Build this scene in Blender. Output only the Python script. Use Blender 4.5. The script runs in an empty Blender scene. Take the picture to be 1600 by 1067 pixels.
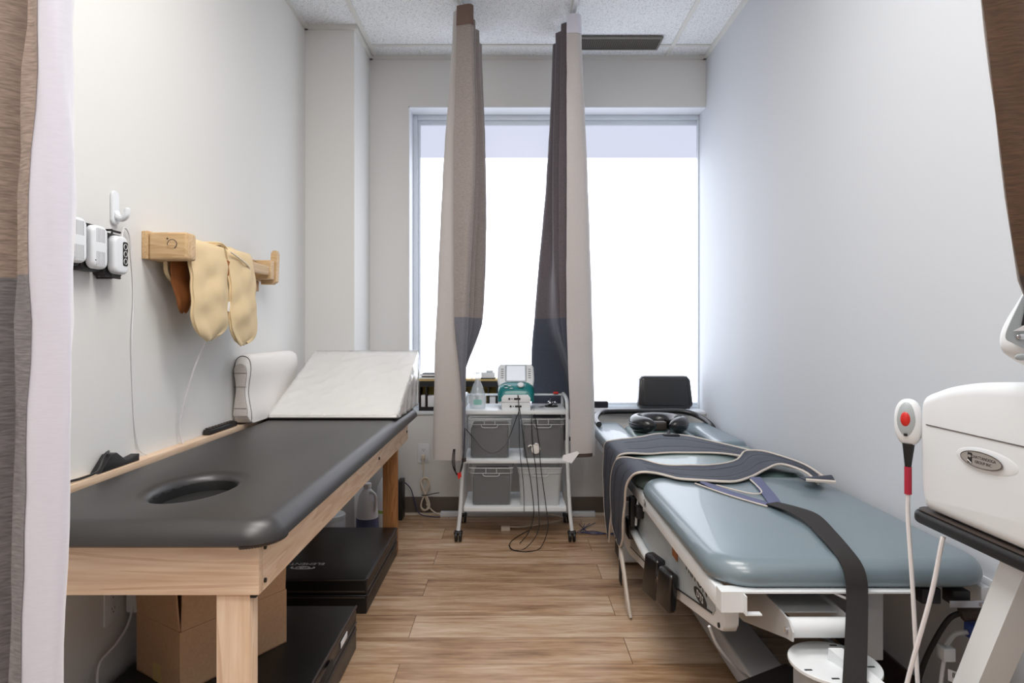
import bpy, bmesh, math, random
from mathutils import Vector, Matrix, noise
random.seed(7)
R = math.radians
C = bpy.context.scene.collection
S = bpy.context.scene

# ------------------------------------------------------------ camera, light, exposure
CAM_Z = 1.10
cam_d = bpy.data.cameras.new('camera'); cam = bpy.data.objects.new('camera', cam_d); C.objects.link(cam)
cam.location = (0, 0, CAM_Z); cam.rotation_euler = (R(90), 0, 0)
cam_d.sensor_width = 36; cam_d.lens = 22.5; cam_d.shift_y = -17.5/1600; cam_d.clip_start = .02
S.camera = cam
S.view_settings.view_transform = 'Standard'; S.view_settings.look = 'None'
S.view_settings.gamma = 1; S.view_settings.exposure = 0.0; S.view_settings.use_curve_mapping = False
W = bpy.data.worlds.new('world'); S.world = W; W.use_nodes = True
W.node_tree.nodes['Background'].inputs[0].default_value = (.75, .85, 1, 1)
W.node_tree.nodes['Background'].inputs[1].default_value = 1.0
WINDOW_LOW, WINDOW_HIGH = 2.7, .84           # frosted daylight, lower and upper film
def area(name, loc, sx, sy, energy, col, rot=(0, 0, 0)):
    l = bpy.data.lights.new(name, 'AREA'); l.shape = 'RECTANGLE'; l.size = sx; l.size_y = sy
    l.energy = energy; l.color = col
    o = bpy.data.objects.new(name, l); C.objects.link(o); o.location = loc; o.rotation_euler = rot
    return o
# recessed ceiling panels of the room, behind and above the camera
area('ceiling_lamp_glow', (0.0, 1.55, 2.705), 1.15, .55, 20, (1, .985, .97))
area('ceiling_lamp_glow', (0.0, .3, 2.705), 1.15, .55, 23, (1, .985, .97))
area('ceiling_lamp_glow', (0.0, -1.2, 2.705), 1.15, .55, 23, (1, .985, .97))

def P(px, py, Y):
    return Vector(((px-800)*Y/1000, Y, CAM_Z-(py-516)*Y/1000))

# ------------------------------------------------------------ materials
def lin(c):
    return tuple(((v/255)/12.92 if v/255 <= .04045 else ((v/255+.055)/1.055)**2.4) for v in c)+(1,)
class NT:
    def __init__(s, name):
        s.m = bpy.data.materials.new(name); s.m.use_nodes = True; s.t = s.m.node_tree
        s.b = s.t.nodes['Principled BSDF']
    def n(s, typ, **kw):
        nd = s.t.nodes.new(typ)
        for k, v in kw.items():
            if k in nd.inputs: nd.inputs[k].default_value = v
            else: setattr(nd, k, v)
        return nd
    def l(s, a, b): s.t.links.new(a, b)
def simple(name, col, rough=.5, metal=0, bump=0, bscale=200, coat=0, spec=.5, stretch=(1, 1, 1), vary=0, trans=0, alpha=1, emit=0, sheen=0):
    k = NT(name); b = k.b
    b.inputs['Base Color'].default_value = lin(col); b.inputs['Roughness'].default_value = rough
    b.inputs['Metallic'].default_value = metal; b.inputs['Specular IOR Level'].default_value = spec
    b.inputs['Coat Weight'].default_value = coat; b.inputs['Transmission Weight'].default_value = trans
    b.inputs['Alpha'].default_value = alpha; b.inputs['Sheen Weight'].default_value = sheen
    if bump or vary:
        tc = k.n('ShaderNodeTexCoord'); mp = k.n('ShaderNodeMapping'); mp.inputs['Scale'].default_value = stretch
        k.l(tc.outputs['Object'], mp.inputs['Vector'])
        no = k.n('ShaderNodeTexNoise', Scale=bscale, Detail=4.0); k.l(mp.outputs[0], no.inputs['Vector'])
        if bump:
            bp = k.n('ShaderNodeBump', Strength=bump, Distance=.002); k.l(no.outputs['Fac'], bp.inputs['Height']); k.l(bp.outputs[0], b.inputs['Normal'])
        if vary:
            r = k.n('ShaderNodeValToRGB'); c = lin(col)
            r.color_ramp.elements[0].position = .3; r.color_ramp.elements[1].position = .7
            r.color_ramp.elements[0].color = tuple(v*(1-vary) for v in c[:3])+(1,)
            r.color_ramp.elements[1].color = tuple(min(1, v*(1+vary)) for v in c[:3])+(1,)
            k.l(no.outputs['Fac'], r.inputs[0]); k.l(r.outputs[0], b.inputs['Base Color'])
    if emit:
        b.inputs['Emission Color'].default_value = lin(col); b.inputs['Emission Strength'].default_value = emit
    return k.m
def wood(name, c1, c2, axis=1, scale=9, rough=.5):
    k = NT(name); tc = k.n('ShaderNodeTexCoord'); mp = k.n('ShaderNodeMapping')
    s = [1, 1, 1]; s[axis] = .07; mp.inputs['Scale'].default_value = s
    k.l(tc.outputs['Object'], mp.inputs['Vector'])
    n1 = k.n('ShaderNodeTexNoise', Scale=scale, Detail=3.0, Distortion=1.2); k.l(mp.outputs[0], n1.inputs['Vector'])
    n2 = k.n('ShaderNodeTexNoise', Scale=scale*14, Detail=5.0); k.l(mp.outputs[0], n2.inputs['Vector'])
    w = k.n('ShaderNodeMath', operation='MULTIPLY'); w.inputs[1].default_value = 9; k.l(n1.outputs['Fac'], w.inputs[0])
    f = k.n('ShaderNodeMath', operation='FRACT'); k.l(w.outputs[0], f.inputs[0])
    a = k.n('ShaderNodeMath', operation='MULTIPLY_ADD'); a.inputs[1].default_value = .35; k.l(f.outputs[0], a.inputs[0])
    m = k.n('ShaderNodeMath', operation='MULTIPLY'); m.inputs[1].default_value = .75; k.l(n2.outputs['Fac'], m.inputs[0]); k.l(m.outputs[0], a.inputs[2])
    r = k.n('ShaderNodeValToRGB'); r.color_ramp.elements[0].color = lin(c1); r.color_ramp.elements[1].color = lin(c2)
    r.color_ramp.elements[0].position = .2; r.color_ramp.elements[1].position = .8
    k.l(a.outputs[0], r.inputs[0]); k.l(r.outputs[0], k.b.inputs['Base Color']); k.b.inputs['Roughness'].default_value = rough
    return k.m
def floor_mat():
    k = NT('oak_planks'); tc = k.n('ShaderNodeTexCoord'); mp = k.n('ShaderNodeMapping')
    mp.inputs['Location'].default_value = (.37, .05, 0); k.l(tc.outputs['Object'], mp.inputs['Vector'])
    br = k.n('ShaderNodeTexBrick', Scale=1.0, **{'Mortar Size': .0012, 'Mortar Smooth': .1, 'Brick Width': 1.22, 'Row Height': .18, 'Bias': 0.0})
    br.inputs['Color1'].default_value = (0, 0, 0, 1); br.inputs['Color2'].default_value = (1, 1, 1, 1); br.inputs['Mortar'].default_value = (.5, .5, .5, 1)
    br.offset = .37; k.l(mp.outputs[0], br.inputs['Vector'])
    # grain runs along x, each plank shifted
    ad = k.n('ShaderNodeVectorMath', operation='MULTIPLY_ADD'); k.l(br.outputs['Color'], ad.inputs[0])
    ad.inputs[1].default_value = (7, 13, 3); k.l(mp.outputs[0], ad.inputs[2])
    m2 = k.n('ShaderNodeMapping'); m2.inputs['Scale'].default_value = (.1, 1, 1); k.l(ad.outputs[0], m2.inputs['Vector'])
    n1 = k.n('ShaderNodeTexNoise', Scale=16.0, Detail=5.0, Distortion=1.6); k.l(m2.outputs[0], n1.inputs['Vector'])
    n2 = k.n('ShaderNodeTexNoise', Scale=120.0, Detail=4.0, Distortion=.3); k.l(m2.outputs[0], n2.inputs['Vector'])
    m3 = k.n('ShaderNodeMapping'); m3.inputs['Scale'].default_value = (.45, 1, 1); k.l(ad.outputs[0], m3.inputs['Vector'])
    n3 = k.n('ShaderNodeTexNoise', Scale=5.0, Detail=2.0); k.l(m3.outputs[0], n3.inputs['Vector'])
    a = k.n('ShaderNodeMath', operation='MULTIPLY_ADD'); a.inputs[1].default_value = .5; k.l(n1.outputs['Fac'], a.inputs[0])
    b = k.n('ShaderNodeMath', operation='MULTIPLY'); b.inputs[1].default_value = .28; k.l(n2.outputs['Fac'], b.inputs[0]); k.l(b.outputs[0], a.inputs[2])
    c = k.n('ShaderNodeMath', operation='MULTIPLY_ADD'); c.inputs[1].default_value = .3; k.l(n3.outputs['Fac'], c.inputs[0]); k.l(a.outputs[0], c.inputs[2])
    d = k.n('ShaderNodeMath', operation='MULTIPLY_ADD'); d.inputs[1].default_value = .12; k.l(br.outputs['Color'], d.inputs[0]); k.l(c.outputs[0], d.inputs[2])
    r = k.n('ShaderNodeValToRGB'); e = r.color_ramp.elements
    e[0].position = .38; e[0].color = lin((116, 82, 54)); e[1].position = .78; e[1].color = lin((214, 192, 168))
    q = e.new(.57); q.color = lin((178, 144, 112))
    k.l(d.outputs[0], r.inputs[0])
    mx = k.n('ShaderNodeMix', data_type='RGBA'); k.l(br.outputs['Fac'], mx.inputs[0]); k.l(r.outputs[0], mx.inputs[6]); mx.inputs[7].default_value = lin((92, 62, 40))
    k.l(mx.outputs[2], k.b.inputs['Base Color']); k.b.inputs['Roughness'].default_value = .33; k.b.inputs['Specular IOR Level'].default_value = .6
    bp = k.n('ShaderNodeBump', Strength=.15, Distance=.002); k.l(n2.outputs['Fac'], bp.inputs['Height']); k.l(bp.outputs[0], k.b.inputs['Normal'])
    return k.m
def tile_mat():
    k = NT('ceiling_tile'); tc = k.n('ShaderNodeTexCoord')
    v = k.n('ShaderNodeTexNoise', Scale=210.0, Detail=2.0); k.l(tc.outputs['Object'], v.inputs['Vector'])
    r = k.n('ShaderNodeValToRGB'); e = r.color_ramp.elements
    e[0].position = .35; e[0].color = lin((186, 188, 190)); e[1].position = .46; e[1].color = lin((236, 239, 242))
    k.l(v.outputs['Fac'], r.inputs[0]); k.l(r.outputs[0], k.b.inputs['Base Color']); k.b.inputs['Roughness'].default_value = .9
    bp = k.n('ShaderNodeBump', Strength=.6, Distance=.003); k.l(v.outputs['Fac'], bp.inputs['Height']); k.l(bp.outputs[0], k.b.inputs['Normal'])
    return k.m
def cloth(name, hi, lo=None, zsplit=1.165, weave=1.0, rough=.85, fine=900, sheen=.2):
    """woven cloth, threads across; lower band of another yarn below the sewn seam at zsplit"""
    k = NT(name); g = k.n('ShaderNodeNewGeometry'); tc = k.n('ShaderNodeTexCoord')
    mp = k.n('ShaderNodeMapping'); mp.inputs['Scale'].default_value = (.25, .25, 1.6); k.l(tc.outputs['Object'], mp.inputs['Vector'])
    n = k.n('ShaderNodeTexNoise', Scale=fine*.35, Detail=3.0); k.l(mp.outputs[0], n.inputs['Vector'])
    rr = k.n('ShaderNodeValToRGB'); rr.color_ramp.elements[0].position = .3; rr.color_ramp.elements[1].position = .7
    rr.color_ramp.elements[0].color = (1-.3*weave,)*3+(1,); rr.color_ramp.elements[1].color = (1,)*3+(1,)
    k.l(n.outputs['Fac'], rr.inputs[0])
    mx = k.n('ShaderNodeMix', data_type='RGBA', blend_type='MULTIPLY'); mx.inputs[0].default_value = 1
    if lo:
        sp = k.n('ShaderNodeSeparateXYZ'); k.l(g.outputs['Position'], sp.inputs[0])
        gt = k.n('ShaderNodeMath', operation='GREATER_THAN'); gt.inputs[1].default_value = zsplit; k.l(sp.outputs['Z'], gt.inputs[0])
        m0 = k.n('ShaderNodeMix', data_type='RGBA'); m0.inputs[6].default_value = lin(lo); m0.inputs[7].default_value = lin(hi); k.l(gt.outputs[0], m0.inputs[0])
        k.l(m0.outputs[2], mx.inputs[6])
    else: mx.inputs[6].default_value = lin(hi)
    k.l(rr.outputs[0], mx.inputs[7]); k.l(mx.outputs[2], k.b.inputs['Base Color'])
    k.b.inputs['Roughness'].default_value = rough; k.b.inputs['Sheen Weight'].default_value = sheen
    bp = k.n('ShaderNodeBump', Strength=.35*weave, Distance=.001); k.l(n.outputs['Fac'], bp.inputs['Height']); k.l(bp.outputs[0], k.b.inputs['Normal'])
    return k.m
def pane_mat(name, col, strength):
    k = NT(name); k.b.inputs['Base Color'].default_value = lin((96, 100, 106)); k.b.inputs['Roughness'].default_value = .35
    k.b.inputs['Emission Color'].default_value = lin(col); k.b.inputs['Emission Strength'].default_value = strength
    return k.m
M = dict(
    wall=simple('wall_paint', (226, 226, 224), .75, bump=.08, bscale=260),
    wall_r=simple('wall_paint_right_shaded', (207, 211, 217), .7, bump=.08, bscale=260),  # same wall paint, the right side's cooler, duller light put into its colour
    reveal=simple('reveal_paint', (228, 231, 236), .6),
    base=simple('vinyl_baseboard_taupe', (104, 93, 84), .5), base_r=simple('vinyl_baseboard_brown', (62, 42, 38), .45),
    floor=floor_mat(), tile=tile_mat(), grid=simple('ceiling_grid', (216, 216, 212), .5),
    alu=simple('window_frame_grey', (222, 230, 238), .4), hdr=simple('brown_header', (112, 92, 84), .85), hemb=simple('dark_hem', (74, 62, 58), .9), white_p=simple('white_plastic', (228, 232, 236), .35),
    white_m=simple('white_powder_coat', (226, 230, 233), .35), grey_m=simple('grey_powder_coat', (190, 192, 195), .4, bump=.05, bscale=500),
    chrome=simple('chrome', (200, 200, 205), .18, 1), black_v=simple('black_vinyl', (22, 21, 23), .24, bump=.12, bscale=420, spec=.7),
    table_v=simple('brown_black_vinyl', (27, 22, 20), .42, bump=.06, bscale=380, spec=1.0),
    mat_v=simple('black_mat_vinyl', (22, 21, 20), .38, bump=.15, bscale=60),
    grey_v=simple('blue_grey_vinyl', (108, 124, 133), .36, bump=.08, bscale=400, spec=.9, coat=.3), green_tint_v=simple('grey_vinyl_green_tint', (96, 118, 116), .34, bump=.08, bscale=400, spec=.8, coat=.3),
    black_p=simple('black_plastic', (24, 23, 24), .45), brown_p=simple('dark_brown_plastic', (62, 52, 47), .5, vary=.35, bscale=350),
    pine=wood('pine_along', (214, 178, 146), (242, 218, 192), 1), pine_x=wood('pine_across', (214, 178, 146), (242, 218, 192), 0),
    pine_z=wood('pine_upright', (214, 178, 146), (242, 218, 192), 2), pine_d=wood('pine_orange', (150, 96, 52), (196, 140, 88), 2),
    rackw=wood('rack_wood_across', (186, 150, 104), (222, 190, 146), 0, 12), rackw_y=wood('rack_wood_along', (186, 150, 104), (222, 190, 146), 1, 12),
    card=simple('cardboard', (192, 154, 120), .85, bump=.1, bscale=120, vary=.06), cardd=simple('cardboard_inside', (156, 120, 86), .9),
    paperw=simple('white_cotton', (240, 236, 232), .75, bump=.25, bscale=38), wedge=simple('white_sheet', (238, 236, 232), .45, bump=.12, bscale=9, coat=.35),
    ribcot=simple('ribbed_cotton', (206, 198, 192), .85, bump=.6, bscale=90, stretch=(.2, 1, 3)), stitch=simple('dark_stitching', (88, 80, 78), .9),
    yellow=simple('yellow_quilted_cloth', (226, 202, 160), .85, bump=.7, bscale=18), brownc=simple('brown_cloth', (146, 88, 44), .85, bump=.4, bscale=40),
    curt=cloth('curtain_cloth', (160, 150, 146), (118, 119, 128)), lining=cloth('curtain_lining', (190, 184, 182), weave=.25, rough=.42, sheen=.4),
    curtd=cloth('curtain_cloth_slate', (110, 102, 108), (82, 88, 104)), liningw=cloth('curtain_lining_lilac', (216, 215, 228), weave=.15, rough=.38, sheen=.5),
    curtb=cloth('curtain_cloth_brown', (80, 54, 34), (50, 34, 28), weave=1.4, fine=600), curtf=cloth('curtain_cloth_taupe', (170, 150, 138), (134, 130, 132), weave=1.5, fine=700),
    navy=simple('navy_mesh_fabric', (56, 60, 72), .7, bump=.4, bscale=700, vary=.1), navy_l=simple('slate_blue_webbing', (88, 92, 124), .7, bump=.4, bscale=500),
    blackweb=simple('black_webbing', (30, 26, 25), .8, bump=.5, bscale=500), piping=simple('beige_piping', (206, 196, 186), .7),
    clear=simple('clear_plastic', (242, 246, 248), .1, alpha=.16, spec=.8), film=simple('clear_film', (250, 250, 250), .12, alpha=.4, spec=1, coat=1), frost=simple('frosted_plastic', (224, 228, 230), .3, alpha=.5),
    bindark=simple('dark_grey_packing', (30, 30, 36), .8, bump=.3, bscale=30), teal=simple('teal_plastic', (28, 122, 124), .32, coat=.3), teal_l=simple('pale_teal_label', (128, 196, 178), .5),
    screen=simple('lit_screen', (232, 238, 248), .3, emit=.2), red=simple('red_plastic', (208, 40, 34), .35), redc=simple('red_tape', (172, 34, 58), .6),
    dark=simple('recess_shade', (14, 13, 14), .7), cream=simple('cream_cord', (222, 210, 192), .5), cordw=simple('white_cord', (226, 224, 226), .45),
    cordb=simple('black_cord', (26, 25, 28), .45), cordn=simple('navy_cord', (52, 56, 92), .45), blue=simple('blue_plug', (60, 84, 158), .4),
    label=simple('blue_label', (88, 96, 134), .6), green=simple('green_label', (150, 186, 84), .6), liq=simple('grey_white_liquid', (226, 229, 236), .35), bclear=simple('bottle_clear', (232, 240, 244), .08, alpha=.42, spec=1),
    ink=simple('black_ink', (22, 22, 24), .6), inkw=simple('white_ink', (226, 226, 226), .6), tanw=simple('tan_board', (196, 168, 110), .6),
    yellowb=simple('mustard_board', (190, 166, 84), .7), paper=simple('white_paper', (238, 238, 240), .8), silver=simple('badge_silver', (176, 172, 168), .4, .3),
    greyp=simple('grey_panel', (170, 178, 182), .4), vent=simple('vent_dark', (44, 42, 40), .6), wire=simple('vent_wire', (120, 116, 110), .5, .4),
    pane_lo=pane_mat('frosted_pane', (240, 245, 255), WINDOW_LOW), pane_hi=pane_mat('frosted_pane_upper', (222, 226, 246), WINDOW_HIGH),
    lamp=simple('lamp_diffuser', (255, 246, 232), .5, emit=3),
)

# ------------------------------------------------------------ mesh helpers
def finish(name, bm, mat, parent=None, org=None, ang=35, smooth=True):
    me = bpy.data.meshes.new(name)
    bmesh.ops.recalc_face_normals(bm, faces=bm.faces) if bm.faces else None
    o0 = org if org is not None else (Vector(parent['_o']) if parent is not None and '_o' in parent else Vector((0, 0, 0)))
    bmesh.ops.translate(bm, verts=bm.verts, vec=-Vector(o0))
    bm.to_mesh(me); bm.free()
    if smooth:
        for p in me.polygons: p.use_smooth = True
        me.set_sharp_from_angle(angle=R(ang))
    ms = mat if isinstance(mat, (list, tuple)) else [mat]
    for m in ms: me.materials.append(M[m] if isinstance(m, str) else m)
    o = bpy.data.objects.new(name, me); C.objects.link(o)
    if parent is not None: o.parent = parent
    return o
def tag(o, label=None, cat=None, group=None, kind=None):
    if label: o['label'] = label
    if cat: o['category'] = cat
    if group: o['group'] = group
    if kind: o['kind'] = kind
    return o
def thing(name, label, cat, org=(0, 0, 0), group=None):
    o = bpy.data.objects.new(name, None); C.objects.link(o); o.location = org; o.empty_display_size = .05
    o['_o'] = list(org); return tag(o, label, cat, group)
def solo(name, bm, mat, label, cat, org, group=None, ang=35):
    o = finish(name, bm, mat, None, Vector(org), ang); o.location = org; return tag(o, label, cat, group)
def sub(name, bm, mat, part, ang=35):
    """sub-part: child of a part (whose frame is its thing's frame)"""
    root = part.parent if part.parent is not None else None
    org = Vector(root['_o']) if root is not None and '_o' in root else Vector(part.location)
    return finish(name, bm, mat, part, org, ang)
def struct(name, bm, mat, parent=None, ang=35):
    o = finish(name, bm, mat, parent, Vector((0, 0, 0)), ang)
    if parent is None: o['kind'] = 'structure'
    return o
def new(): return bmesh.new()
def box(bm, a, b, bev=0, seg=2, rot=None, piv=None):
    a = Vector(a); b = Vector(b); c = (a+b)/2; s = b-a
    t = bmesh.new(); bmesh.ops.create_cube(t, size=1)
    for v in t.verts: v.co = Vector((v.co.x*s.x, v.co.y*s.y, v.co.z*s.z))
    if bev: bmesh.ops.bevel(t, geom=t.edges[:], offset=bev, segments=seg, profile=.5, affect='EDGES')
    bmesh.ops.translate(t, verts=t.verts, vec=c)
    if rot is not None:
        bmesh.ops.rotate(t, verts=t.verts, cent=Vector(piv) if piv is not None else c, matrix=rot)
    merge(bm, t); return bm
def merge(bm, t):
    me = bpy.data.meshes.new('tmp'); t.to_mesh(me); t.free(); bm.from_mesh(me); bpy.data.meshes.remove(me)
def cr(pts, n, closed=False):
    """Catmull-Rom resample"""
    pts = [Vector(p) for p in pts]; out = []; L = len(pts)
    segs = L if closed else L-1
    for i in range(n if closed else n+1):
        t = i/n*segs; k = min(int(t), segs-1); f = t-k
        if closed: p0, p1, p2, p3 = pts[(k-1) % L], pts[k % L], pts[(k+1) % L], pts[(k+2) % L]
        else: p0, p1, p2, p3 = pts[max(k-1, 0)], pts[k], pts[min(k+1, L-1)], pts[min(k+2, L-1)]
        out.append(.5*((2*p1)+(p2-p0)*f+(2*p0-5*p1+4*p2-p3)*f*f+(3*p1-p0-3*p2+p3)*f**3))
    return out
def tube(bm, pts, r, seg=10, smooth=0, caps=True, closed=False):
    pts = cr(pts, smooth, closed) if smooth else [Vector(p) for p in pts]
    n = len(pts); rings = []; up = None
    for i, p in enumerate(pts):
        a = pts[(i-1) % n] if (closed or i > 0) else p; b = pts[(i+1) % n] if (closed or i < n-1) else p
        d = (b-a).normalized()
        if up is None: up = d.orthogonal().normalized()
        up = (up-d*up.dot(d)).normalized(); s = d.cross(up)
        rr = r[i*(len(r)-1)//max(n-1, 1)] if isinstance(r, (list, tuple)) else r
        rings.append([bm.verts.new(p+(up*math.cos(2*math.pi*k/seg)+s*math.sin(2*math.pi*k/seg))*rr) for k in range(seg)])
    m = n if closed else n-1
    for i in range(m):
        A, B = rings[i], rings[(i+1) % n]
        for k in range(seg): bm.faces.new((A[k], A[(k+1) % seg], B[(k+1) % seg], B[k]))
    if caps and not closed: bm.faces.new(rings[0][::-1]); bm.faces.new(rings[-1])
    return bm
def cyl(bm, a, b, r, seg=24, r2=None, bev=0):
    a = Vector(a); b = Vector(b); d = (b-a).normalized(); u = d.orthogonal().normalized(); s = d.cross(u); r2 = r if r2 is None else r2
    prof = [(0, r), (1, r2)]; L = (b-a).length
    if bev: prof = [(0, r-bev), (bev/L, r), (1-bev/L, r2), (1, r2-bev)]
    rings = [[bm.verts.new(a+(b-a)*t+(u*math.cos(2*math.pi*k/seg)+s*math.sin(2*math.pi*k/seg))*q) for k in range(seg)] for t, q in prof]
    for A, B in zip(rings, rings[1:]):
        for k in range(seg): bm.faces.new((A[k], A[(k+1) % seg], B[(k+1) % seg], B[k]))
    bm.faces.new(rings[0][::-1]); bm.faces.new(rings[-1]); return bm
def lathe(bm, c, prof, seg=28, sx=1, sy=1):
    c = Vector(c); rings = []
    for r, z in prof: rings.append([bm.verts.new(c+Vector((r*sx*math.cos(2*math.pi*k/seg), r*sy*math.sin(2*math.pi*k/seg), z))) for k in range(seg)])
    for A, B in zip(rings, rings[1:]):
        for k in range(seg): bm.faces.new((A[k], A[(k+1) % seg], B[(k+1) % seg], B[k]))
    bm.faces.new(rings[0][::-1]); bm.faces.new(rings[-1]); return bm
def prism(bm, outline, d, bev=0, seg=2):
    """outline: closed list of 3-D points in one plane; d: extrusion vector"""
    t = bmesh.new(); d = Vector(d)
    a = [t.verts.new(Vector(p)) for p in outline]; b = [t.verts.new(Vector(p)+d) for p in outline]
    f1 = t.faces.new(a); f2 = t.faces.new(b[::-1]); n = len(a)
    for i in range(n): t.faces.new((a[i], b[i], b[(i+1) % n], a[(i+1) % n]))
    bmesh.ops.recalc_face_normals(t, faces=t.faces)
    if bev:
        es = [e for e in t.edges if len(set((v in a) for v in e.verts)) == 1]
        bmesh.ops.bevel(t, geom=es, offset=bev, segments=seg, profile=.5, affect='EDGES')
    merge(bm, t); return bm
def rrect(w, h, r, n=6):
    o = []
    for cx, cy, a0 in ((w/2-r, h/2-r, 0), (-w/2+r, h/2-r, 90), (-w/2+r, -h/2+r, 180), (w/2-r, -h/2+r, 270)):
        for i in range(n+1):
            a = R(a0+90*i/n); o.append((cx+r*math.cos(a), cy+r*math.sin(a)))
    return o
def cushion(bm, x0, x1, y0, y1, z0, z1, rc=.06, edge=.03, dome=.004, n=10, hole=None, rcs=None):
    """upholstered pad: rounded plan outline, rolled edge"""
    w, h = x1-x0, y1-y0; cx, cy = (x0+x1)/2, (y0+y1)/2; H = z1-z0; rings = []
    e = min(edge, H*.95)
    steps = [(0, .0, 0)]
    def outline(ins):
        q = [(cx+a, cy+b) for a, b in rrect(w-2*ins, h-2*ins, max(rc-ins, .008), n)]; o = []
        for i, p in enumerate(q):
            o.append(p); p2 = q[(i+1) % len(q)]
            if i % (n+1) == n:
                for k in range(1, 14): o.append((p[0]+(p2[0]-p[0])*k/14, p[1]+(p2[1]-p[1])*k/14))
        return o
    lv = [(.012, 0), (.003, .006)]
    for i in range(7):
        a = R(90*i/6); lv.append((edge*(1-math.cos(a)), H-e+e*math.sin(a)))
    for ins, z in lv: rings.append([bm.verts.new((x, y, z0+z)) for x, y in outline(ins)])
    m = len(rings[0])
    for A, B in zip(rings, rings[1:]):
        for k in range(m): bm.faces.new((A[k], A[(k+1) % m], B[(k+1) % m], B[k]))
    bm.faces.new(rings[0][::-1])
    top = rings[-1]
    if hole:
        hx, hy, rx, ry = hole; hr = []
        for q, z in ((1.32, 0), (1.16, -.003), (1.06, -.009), (1.0, -.019), (1.03, -H+.004)):
            hr.append([bm.verts.new((hx+rx*q*math.cos(t), hy+ry*q*math.sin(t), z1+z)) for t in [math.atan2((v.co.y-hy)/ry, (v.co.x-hx)/rx) for v in top]])
        mid = []
        for s_ in (.5,):
            mid.append([bm.verts.new(v.co.lerp(u.co, s_)) for v, u in zip(top, hr[0])])
        seqs = [top]+mid+hr
        for A, B in zip(seqs, seqs[1:]):
            for k in range(m): bm.faces.new((A[k], A[(k+1) % m], B[(k+1) % m], B[k]))
        bm.faces.new(hr[-1])
    else:
        prev = top
        for s_ in (.75, .4):
            cur = [bm.verts.new((cx+(v.co.x-cx)*s_, cy+(v.co.y-cy)*s_, z1+dome*(1-s_*s_))) for v in top]
            for k in range(m): bm.faces.new((prev[k], prev[(k+1) % m], cur[(k+1) % m], cur[k]))
            prev = cur
        bm.faces.new(prev)
    return bm
def grid(bm, rows, thick=0, mat2=None):
    """rows of points -> surface (optional thickness along normal)"""
    n, m = len(rows), len(rows[0]); V = [[bm.verts.new(p) for p in r] for r in rows]
    F = [bm.faces.new((V[i][j], V[i][j+1], V[i+1][j+1], V[i+1][j])) for i in range(n-1) for j in range(m-1)]
    if thick:
        N = [[None]*m for _ in range(n)]
        for i in range(n):
            for j in range(m):
                a = Vector(rows[min(i+1, n-1)][j])-Vector(rows[max(i-1, 0)][j]); b = Vector(rows[i][min(j+1, m-1)])-Vector(rows[i][max(j-1, 0)])
                N[i][j] = a.cross(b).normalized()*thick
        U = [[bm.verts.new(Vector(rows[i][j])+N[i][j]) for j in range(m)] for i in range(n)]
        for i in range(n-1):
            for j in range(m-1): bm.faces.new((U[i][j], U[i+1][j], U[i+1][j+1], U[i][j+1]))
        for i in range(n-1):
            bm.faces.new((V[i][0], V[i+1][0], U[i+1][0], U[i][0])); bm.faces.new((V[i][-1], U[i][-1], U[i+1][-1], V[i+1][-1]))
        for j in range(m-1):
            bm.faces.new((V[0][j], U[0][j], U[0][j+1], V[0][j+1])); bm.faces.new((V[-1][j], V[-1][j+1], U[-1][j+1], U[-1][j]))
    return bm
def text_bm(bm, s, size, mtx, ext=.0006, sx=1.0):
    c = bpy.data.curves.new('t', 'FONT'); c.body = s; c.size = size; c.extrude = ext; c.align_x = 'CENTER'; c.align_y = 'CENTER'; c.resolution_u = 3
    o = bpy.data.objects.new('t', c); C.objects.link(o); dg = bpy.context.evaluated_depsgraph_get()
    me = bpy.data.meshes.new_from_object(o.evaluated_get(dg)); bpy.data.objects.remove(o); bpy.data.curves.remove(c)
    me.transform(mtx @ Matrix.Diagonal((sx, 1, 1, 1))); bm.from_mesh(me); bpy.data.meshes.remove(me); return bm
def frame(o, x, y):
    """matrix with origin o, local x and y axes"""
    x = Vector(x).normalized(); y = Vector(y).normalized(); z = x.cross(y)
    return Matrix(((x.x, y.x, z.x, o[0]), (x.y, y.y, z.y, o[1]), (x.z, y.z, z.z, o[2]), (0, 0, 0, 1)))
def ell(bm, o, x, y, rx, ry, th=.0015, n=28):
    m = frame(o, x, y); z = (m.to_3x3() @ Vector((0, 0, 1)))*th
    return prism(bm, [m @ Vector((rx*math.cos(2*math.pi*k/n), ry*math.sin(2*math.pi*k/n), 0)) for k in range(n)], z)
def blob(bm, c, r, seg=24, rings=14, mtx=None, pw=1):
    """super-ellipsoid"""
    t = bmesh.new(); bmesh.ops.create_uvsphere(t, u_segments=seg, v_segments=rings, radius=1)
    for v in t.verts:
        q = Vector([math.copysign(abs(x)**pw, x) for x in v.co]); v.co = Vector((q.x*r[0], q.y*r[1], q.z*r[2]))
    if mtx is not None: bmesh.ops.transform(t, matrix=mtx, verts=t.verts)
    bmesh.ops.translate(t, verts=t.verts, vec=Vector(c)); merge(bm, t); return bm

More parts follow.
